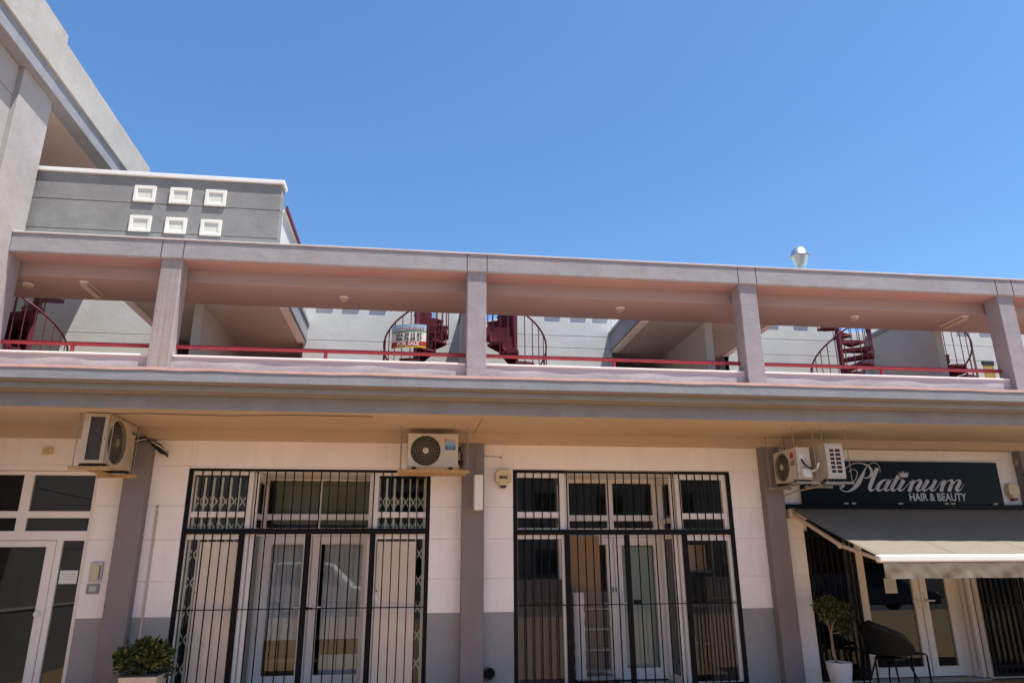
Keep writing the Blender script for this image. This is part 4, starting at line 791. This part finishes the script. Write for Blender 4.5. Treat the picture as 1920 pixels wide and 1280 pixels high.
# ---------------------------------------------------------------- spiral stairs
def spiral(loc, mir, label, risers=True, rd=.56, z0=ZF, n=13, rise=.195, a0=65.):
    t = thing('spiral_stair', label, 'staircase', loc, 'dark red spiral stairs to the roof terraces', local=True); s_ = -1 if mir else 1; st_ = 30.
    def P(r_, a, z): return (s_ * r_ * math.cos(R(a)), r_ * math.sin(R(a)), z)
    w = MB(); w.tube([(0, 0, 0), (0, 0, n * rise + 1.0)], .05, 12); part(w, 'pole', M['redd'], t, smooth=True)
    for i in range(n):
        z = rise * (i + 1); a = a0 + st_ * i; w = MB(); seg = 4
        pts = [P(.045, a - 4, 0)] + [P(rd, a - 4 + (st_ + 6) * q / seg, 0) for q in range(seg + 1)] + [P(.045, a + st_ + 2, 0)]
        poly = [(p[0], p[1]) for p in pts]; w.prism(poly, lambda u, v, d: (u, v, d), z - .012, z)
        for aa in (a - 4, a + st_ + 2):
            p0 = P(.05, aa, 0); p1 = P(rd, aa, 0); w.add([(p0[0], p0[1], z - .012), (p1[0], p1[1], z - .012), (p1[0], p1[1], z - .05), (p0[0], p0[1], z - (.22 if risers else .08))], [(0, 1, 2, 3)])
        for q in range(seg):
            p0 = P(rd, a - 4 + (st_ + 6) * q / seg, 0); p1 = P(rd, a - 4 + (st_ + 6) * (q + 1) / seg, 0); w.add([(p0[0], p0[1], z), (p1[0], p1[1], z), (p1[0], p1[1], z - .045), (p0[0], p0[1], z - .045)], [(0, 1, 2, 3)])
        p0 = P(.05, a - 4, 0); p1 = P(rd * .97, a - 4, 0)
        if risers: w.add([(p0[0], p0[1], z), (p1[0], p1[1], z), (p1[0], p1[1], z - rise * .8), (p0[0], p0[1], z - rise)], [(0, 1, 2, 3)])
        part(w, 'tread', M['redd'], t)
    z = rise * (n + 1); a = a0 + st_ * n; w = MB(); c = [P(.0, a, 0), P(rd * 1.05, a - 4, 0), P(rd * 1.35, a + 40, 0), P(rd * 1.05, a + 86, 0)]; w.prism([(p[0], p[1]) for p in c], lambda u, v, d: (u, v, d), z - .05, z); part(w, 'landing', M['redd'], t)
    hr = []
    for q in range(n * 3 + 1):
        i = q / 3; hr.append(P(rd + .005, a0 + st_ * i + st_ * .5, rise * (i + 1) + .86))
    w = MB(); w.tube(hr, .016, 8); part(w, 'handrail', M['redd'], t, smooth=True)
    lo = [(p[0], p[1], p[2] - .86 + .02) for p in hr]
    for i in range(n * 2):
        ii = i / 2; a = a0 + st_ * ii + st_ * .5; p = P(rd + .005, a, 0); zb = rise * (int(ii) + 1) - .05 if ii > 6.4 else 0
        w = MB(); w.tube([(p[0], p[1], zb), (p[0], p[1], rise * (ii + 1) + .86)], .0085, 6); part(w, 'baluster', M['redd'], t)
    w = MB(); w.lathe([(0, 0), (rd * .45, 0), (rd * .45, .02), (.05, .05)], 0, 0, 16); part(w, 'base', M['redd'], t)
    return t
stA = spiral((-.08, 12.2, ZF), False, 'dark red spiral stair with the for sale banner left of the second pillar')
stB = spiral((1.68, 12.2, ZF), True, 'dark red spiral stair just right of the second pillar')
# further copies share the meshes
spiral((7.98, 12.2, ZF), False, 'dark red open tread spiral stair right of the third pillar', risers=False); dup(stB, (10.05, 12.2, ZF), R(8), 'dark red spiral stair left of the fourth pillar beyond the party wall'); dup(stB, (-6.42, 12.2, ZF), R(-10), 'shaded spiral stair at the far left beside the wing')

# for-sale banner wrapped round the stair railing
cx, cy, rb = -.08, 12.2, .60; z0, z1 = 5.09, 5.50
FS = thing('for_sale_banner', 'curved for sale banner with phone numbers tied on the spiral stair railing', 'banner', (cx, cy - rb, z0))
al, ar = R(226), R(286); Lb = rb * (ar - al)
def fb(u, v, d): a = al + u / rb; return (cx + (rb + d) * math.cos(a), cy + (rb + d) * math.sin(a), z0 + v)
def strip(v0, v1, m, name, d=.0):
    w = MB(); n = 14
    for i in range(n): w.quad(fb(Lb * i / n, v0, d), fb(Lb * (i + 1) / n, v0, d), fb(Lb * (i + 1) / n, v1, d), fb(Lb * i / n, v1, d))
    part(w, name, M[m], FS, smooth=True)
H_ = z1 - z0
strip(0, H_ * .06, 'sale_yel', 'yellow_edge'); strip(H_ * .06, H_ * .27, 'sale_red', 'red_band'); strip(H_ * .27, H_ * .66, 'sale_white', 'white_band'); strip(H_ * .66, H_ * .72, 'sale_green', 'green_hill_band'); strip(H_ * .72, H_, 'sale_sky', 'sky_band')
w = MB(); text_mb(w, '626 39 15 87', .085, lambda u, v, d: fb(Lb * .52 + u, H_ * .485 + v, .004), 0, 0, bold=.003); text_mb(w, '966 76 58 27', .085, lambda u, v, d: fb(Lb * .52 + u, H_ * .305 + v, .004), 0, 0, bold=.003); part(w, 'phone_numbers', M['black_print'], FS)
w = MB(); text_mb(w, 'FOR SALE', .09, lambda u, v, d: fb(Lb * .5 + u, H_ * .095 + v, .004), 0, 0, bold=.003); part(w, 'sale_lettering', M['sale_white'], FS)
w = MB()
for i in range(12): u = Lb * (.2 + .062 * i); w.ribbon([(u, H_ * .76), (u + .012, H_ * (.84 + .03 * (i % 3))), (u + .02, H_ * .77), (u + .028, H_ * .82)], [.006] * 4, lambda a, b, d: fb(a, b, d), .003, .005, sub=3)
part(w, 'faded_script', M['orange'], FS)

# yellow notice and roof vent
x0, z1 = W(1844, 684, 12.9); x1, z0 = W(1867, 704, 12.9)
t = thing('yellow_notice', 'yellow and dark notice board on the terrace left of the fourth pillar', 'notice', (x0, 12.9, z0)); w = MB(); w.box(x0, x1, 12.9, 12.92, z0 - .1, z1); part(w, 'board', M['yellow'], t); w = MB(); w.box(x0 - .02, x1 + .02, 12.895, 12.925, z1, z1 + .09); part(w, 'header', M['black_print'], t)
x, z = W(1502, 500, 12.0); zt_ = W(1502, 468, 12.0)[1]; ux = (W(1519, 480, 12.)[0] - W(1486, 480, 12.)[0]) / 2
t = thing('roof_vent', 'shiny galvanised roof vent cowl rising above the gallery roof', 'vent', (x, 12.0, 5.9)); h_ = zt_ - z
w = MB(); w.lathe([(ux * .55, 5.9), (ux * .56, z - .05), (ux * .62, z + h_ * .05), (ux * .92, z + h_ * .55)], x, 12., 20); part(w, 'stack', M['alu'], t, smooth=True)
w = MB(); w.lathe([(ux * .92, z + h_ * .56), (ux * 1.0, z + h_ * .58), (ux * .72, z + h_ * .96), (ux * .6, z + h_ * 1.0), (ux * .5, z + h_ * .9)], x, 12., 20); part(w, 'cowl', M['alu'], t, smooth=True)

# ---------------------------------------------------------------- plants
def leaves(center, rad, n, size, mats, clump=9, seed=1, flat=.85):
    rn = random.Random(seed); mb = MB(); cs = []
    for i in range(clump):
        while True:
            v = Vector((rn.uniform(-1, 1), rn.uniform(-1, 1), rn.uniform(-1, 1)))
            if .25 < v.length < 1: break
        cs.append((Vector(center) + Vector((v.x * rad[0] * .76, v.y * rad[1] * .76, v.z * rad[2] * .76)), rn.choice((.2, .26, .33, .42, .5))))
    for i in range(n):
        c, r_ = rn.choice(cs); v = Vector((rn.gauss(0, 1), rn.gauss(0, 1), rn.gauss(0, 1))).normalized() * rn.uniform(.35, 1) ** .6
        p = c + Vector((v.x * rad[0] * r_, v.y * rad[1] * r_, v.z * rad[2] * r_)); d = (v + Vector((rn.gauss(0, .5), rn.gauss(0, .5), rn.gauss(.2, .5)))).normalized()
        s_ = size * rn.uniform(.6, 1.3); sd = d.cross(Vector((rn.gauss(0, 1), rn.gauss(0, 1), rn.gauss(0, 1)))).normalized(); up = sd.cross(d)
        tip = p + d * s_; mid = p + d * s_ * .5 + up * s_ * .12
        mb.add([p, mid + sd * s_ * .26, tip, mid - sd * s_ * .26], [(0, 1, 2), (0, 2, 3)], rn.choices(range(len(mats)), weights=[4, 4, 2.5][:len(mats)])[0])
    return mb
# bushy plant in a square pot
xl, zt1 = W(224, 1268, 9.3); xr, _ = W(298, 1264, 9.3); pc = ((xl + xr) / 2, 9.45)
t = thing('potted_shrub', 'bushy dark green shrub in a cream square pot below the left grille', 'plant', (pc[0], pc[1], 0)); hw = (xr - xl) / 2; zt_ = .42
w = MB(); b_ = .72; w.hexa([(pc[0] - hw * b_, pc[1] - hw * b_, 0), (pc[0] + hw * b_, pc[1] - hw * b_, 0), (pc[0] + hw * b_, pc[1] + hw * b_, 0), (pc[0] - hw * b_, pc[1] + hw * b_, 0), (pc[0] - hw, pc[1] - hw, zt_), (pc[0] + hw, pc[1] - hw, zt_), (pc[0] + hw, pc[1] + hw, zt_), (pc[0] - hw, pc[1] + hw, zt_)]); part(w, 'pot', M['pot2'], t, bevel=.015, seg=2)
w = MB(); w.box(pc[0] - hw * .9, pc[0] + hw * .9, pc[1] - hw * .9, pc[1] + hw * .9, zt_, zt_ + .02); part(w, 'soil', M['soil'], t)
w = MB(); [w.tube([(pc[0], pc[1], zt_), (pc[0] + dx_ * .5, pc[1] + dy_ * .5, zt_ + .12), (pc[0] + dx_, pc[1] + dy_, zt_ + .28)], .012, 6, r2=.005) for dx_, dy_ in ((-.22, 0), (.15, .1), (.05, -.15), (-.1, .15), (.2, -.1))]; part(w, 'stem', M['bark'], t)
lm = leaves((pc[0] - .02, 9.42, .555), (.33, .28, .22), 1900, .066, [1, 2, 3], 16, 3); l3 = leaves((pc[0] + .06, 9.44, .66), (.24, .2, .17), 800, .064, [1, 2, 3], 9, 14); lm.add(l3.v, l3.f); lm.m[-len(l3.f):] = l3.m
part(lm, 'foliage', [M['leafd'], M['leaf'], M['leafy']], t, smooth='leaf')
# little standard tree in a round white pot
xc, _ = W(1577, 1245, 9.55); t = thing('potted_tree', 'small bushy tree in a tall round white pot beside the salon window', 'plant', (xc, 9.6, 0)); yy0 = 9.6
w = MB(); w.lathe([(0, 0), (.105, 0), (.115, .02), (.155, .25), (.165, .345), (.15, .345), (.145, .31), (0, .31)], xc, yy0, 28); part(w, 'pot', M['pot'], t, smooth=True)
w = MB(); w.lathe([(0, .325), (.147, .32)], xc, yy0, 20); part(w, 'soil', M['soil'], t)
def q3(px, py, y=9.6): x, z = W(px, py, y); return (x, y, z)
w = MB(); w.tube([(xc - .02, yy0, .31), q3(1563, 1225), q3(1560, 1200), q3(1558, 1186)], .022, 8, r2=.015); w.tube([q3(1558, 1188), q3(1553, 1170), q3(1545, 1150, 9.55), q3(1540, 1140, 9.5)], .012, 6, r2=.006); w.tube([q3(1558, 1188), q3(1561, 1172), q3(1568, 1155, 9.65), q3(1575, 1140, 9.7)], .012, 6, r2=.006); w.tube([q3(1560, 1187), q3(1575, 1185), q3(1586, 1180, 9.65), q3(1592, 1170, 9.65)], .007, 6, r2=.004); w.tube([q3(1553, 1172), q3(1552, 1155), q3(1555, 1135)], .009, 6, r2=.005); part(w, 'trunk', M['bark'], t, smooth=True)
xa, za = W(1555, 1140, 9.6); xb, zb = W(1585, 1163, 9.6)
lm = leaves((xa, 9.58, za), (.25, .22, .17), 1300, .042, [1, 2, 3], 11, 5); l2 = leaves((xb, 9.6, zb), (.17, .2, .165), 900, .042, [1, 2, 3], 8, 9); lm.add(l2.v, l2.f); lm.m[-len(l2.f):] = l2.m
part(lm, 'crown', [M['leafd'], M['leaf'], M['leafy']], t, smooth='leaf')

# ---------------------------------------------------------------- chair and side table by the salon door
def chair(cx, cy, rz, label):
    t = thing('bucket_chair', label, 'chair', (cx, cy, 0), local=True); t.rotation_euler = (0, 0, rz)
    # shell: seat + wraparound back, local front = +x
    w = MB(); nu, nv = 24, 8
    def S(i, j):
        a = math.pi * (2 * i / nu - 1); u = j / nv                      # a=0 front, +-pi back
        bk = (1 - math.cos(a)) / 2
        prof = max(0., 1 - abs(abs(a) - math.pi) / 2.35); wall = .005 + .23 * min(1, prof * 2.2) + .19 * max(0, prof - .35) / .65
        t_ = max(0., (u - .5) / .5); fl = min(1., u / .5)
        r2 = .255 * fl + .06 * t_ * (.4 + bk)
        return (r2 * math.cos(a) * (1.06 if abs(a) < 1.57 else .92) - .05 * bk * t_, r2 * math.sin(a) * 1.02, .43 + .02 * fl ** 2 + wall * t_ ** .9)
    for i in range(nu):
        for j in range(nv): w.quad(S(i, j), S(i + 1, j), S(i + 1, j + 1), S(i, j + 1))
    sh = part(w, 'shell', M['blackp'], t, smooth=True); so = sh.modifiers.new('S', 'SOLIDIFY'); so.thickness = .014
    for sx_ in (-1, 1):
        for sy_ in (-1, 1):
            w = MB(); w.tube([(sx_ * .12, sy_ * .12, .42), (sx_ * .24, sy_ * .24, 0)], .013, 8, r2=.009); part(w, 'leg', M['black'], t)
    w = MB(); w.box(-.14, .14, -.14, .14, .385, .41); part(w, 'seat_frame', M['black'], t)
    return t
chx, _ = W(1668, 1230, 9.45)
chair(chx + .0, 9.42, R(22), 'black bucket armchair with four thin legs outside the salon door')
xl, _ = W(1642, 1240, 9.62); xr, zt_ = W(1738, 1225, 9.62)
t = thing('side_table', 'low black tube frame side table behind the bucket armchair', 'table', (xl, 9.62, 0))
for yy_ in (9.62, 9.95):
    w = MB(); w.tube([(xl, yy_, 0), (xl, yy_, zt_ - .05), (xl + .02, yy_, zt_ - .015), (xl + .06, yy_, zt_), (xr - .03, yy_, zt_), (xr - .005, yy_, zt_ - .02), (xr, yy_, 0)], .012, 8); part(w, 'leg_frame', M['black'], t, smooth=True)
w = MB(); w.box(xl + .03, xr - .03, 9.62, 9.95, zt_ - .004, zt_ + .012); part(w, 'top', M['blackp'], t, bevel=.004)

# ---------------------------------------------------------------- across the street (seen mirrored in the door glass)
OB = thing('opposite_building', 'plain pale building across the street mirrored in the shop glass', 'building', (0, -22, 0))
w = MB(); hs = [(-30 + i * 4 + .9, -30 + i * 4 + 2.6, z, z + 1.4) for i in range(15) for z in (1.0, 4.2)]
w.plate(-32, 32, 0, 6.6, -22.3, -22, hs, lambda u, v, d: (u, d, v)); part(w, 'wall', M['wingpar'], OB)
for h in hs: w = MB(); w.box(h[0], h[1], -22.2, -22.15, h[2], h[3]); part(w, 'window', M['glassdark'], OB)
w = MB(); w.box(-32, 32, -32, -21.8, 6.6, 6.9); part(w, 'roof', M['cornice'], OB)
w = MB(); w.box(-32, 32, -31, -30.8, 0, 6.6); part(w, 'rear_wall', M['room'], OB)
w = MB(); w.box(-30, 34, -15.2, -15.0, 0, .9); tag(w.build('street_wall', M['wingpar']), 'low pale wall along the far pavement across the street', 'wall')

def car(x, y, label, paint, tall):
    t = thing('parked_car', label, 'car', (x, y, -.13), 'cars parked across the street'); z = -.13; hb = .86 + tall * .2; hr = 1.42 + tall * .42
    low = [(-2.1, .28), (-2.12, .55), (-2.02, hb - .04), (-1.7, hb), (1.0, hb), (1.9, hb - .14), (2.12, .58), (2.1, .28)]
    cab = [(-1.85, hb), (-1.5 - tall * .2, hr - .06), (-1.2, hr), (.1, hr), (.4, hr - .06), (1.15, hb)]
    w = MB(); w.prism(low, lambda u, v, d: (x + u, y + d, z + v), -.86, .86)
    n = len(cab); cv = [(x + u, y + (.84 if v < hb + .02 else .66), z + v) for u, v in cab] + [(x + u, y - (.84 if v < hb + .02 else .66), z + v) for u, v in cab]
    w.add(cv, [tuple(range(n)), tuple(range(n, 2 * n))[::-1]] + [(i, (i + 1) % n, n + (i + 1) % n, n + i) for i in range(n)]); part(w, 'body', paint, t, bevel=.05, seg=3)
    k_ = .045
    for s_ in (1, -1):
        for (ua, ub) in ((-1.45, -.45), (-.37, .68)):
            f = lambda u, v: (x + u - (.12 if u < -1 else 0) * 0, y + s_ * (.855 - (.18) * (v - hb) / (hr - hb)), z + v)
            w = MB(); a_ = f(ua - .1 * (ua < -1), hb + .05); b_ = f(ub + .12 * (ub > .5), hb + .05); c_ = f(ub - .28 * (ub > .5), hr - .1); d_ = f(ua + .12 * (ua < -1), hr - .1)
            w.add([a_, b_, c_, d_] + [(p[0], p[1] - s_ * .02, p[2]) for p in (a_, b_, c_, d_)], [(0, 1, 2, 3), (4, 7, 6, 5), (0, 4, 5, 1), (1, 5, 6, 2), (2, 6, 7, 3), (3, 7, 4, 0)]); part(w, 'window', M['pipe_dark'], t)
    for u in (-1.35, 1.32):
        for s_ in (1, -1):
            w = MB(); w.tube([(x + u, y + s_ * .68, z + .31), (x + u, y + s_ * .875, z + .31)], .31, 24); o = part(w, 'wheel', M['blackp'], t, smooth=True); w = MB(); w.tube([(x + u, y + s_ * .87, z + .31), (x + u, y + s_ * .885, z + .31)], .2, 16); part(w, 'rim', M['alu'], o, smooth=True)
    for s_ in (1, -1): w = MB(); w.box(x + 2.06, x + 2.14, y + s_ * .6 - .14, y + s_ * .6 + .14, z + .55, z + .68); part(w, 'headlight', M['plastic'], t, bevel=.02)
car(-3.2, -5.0, 'tall white car parked across the street, mirrored in the left shop door', M['plastic'], 1)
car(16.6, -5.0, 'dark blue car parked across the street, mirrored in the salon door', M['carpaint'], 0)

# ---------------------------------------------------------------- light, sky, camera
SUN = Vector((.265, -.195, 1.0)).normalized()
el = math.asin(SUN.z); rot = math.atan2(SUN.x, SUN.y)
wd = bpy.data.worlds.new('World'); sc.world = wd; wd.use_nodes = True; nt = wd.node_tree; bg = nt.nodes['Background']
sky = nt.nodes.new('ShaderNodeTexSky'); sky.sky_type = 'NISHITA'; sky.sun_disc = False; sky.sun_elevation = el; sky.sun_rotation = rot; sky.air_density = 1.0; sky.dust_density = .6; sky.ozone_density = 2.0; sky.altitude = 50
hs = nt.nodes.new('ShaderNodeHueSaturation'); hs.inputs['Saturation'].default_value = 1.22; nt.links.new(sky.outputs[0], hs.inputs['Color']); nt.links.new(hs.outputs[0], bg.inputs['Color']); bg.inputs['Strength'].default_value = .117
sl = bpy.data.lights.new('sun', 'SUN'); sl.energy = 5.0; sl.angle = R(.53); sl.color = (1, .95, .88); so = bpy.data.objects.new('sun', sl); COL.objects.link(so)
so.rotation_euler = SUN.to_track_quat('Z', 'Y').to_euler(); so.location = SUN * 60
cd = bpy.data.cameras.new('camera'); cd.sensor_width = 36; cd.lens = F / 1920 * 36; cd.clip_end = 500; co = bpy.data.objects.new('camera', cd); COL.objects.link(co)
def camaxis(d): d = Vector(d); return Vector((BX.dot(d), BY.dot(d), BZ.dot(d)))
r_, u_, b_ = camaxis((1, 0, 0)), camaxis((0, -1, 0)), camaxis((0, 0, -1))
co.matrix_world = Matrix(((r_.x, u_.x, b_.x, 0), (r_.y, u_.y, b_.y, 0), (r_.z, u_.z, b_.z, CZ), (0, 0, 0, 1)))
sc.camera = co
vs_ = sc.view_settings; vs_.view_transform = 'Standard'; vs_.look = 'None'; vs_.exposure = 0.86; vs_.gamma = 1
sc.cycles.max_bounces = 10; sc.cycles.diffuse_bounces = 6; sc.cycles.transparent_max_bounces = 24; sc.cycles.use_denoising = True
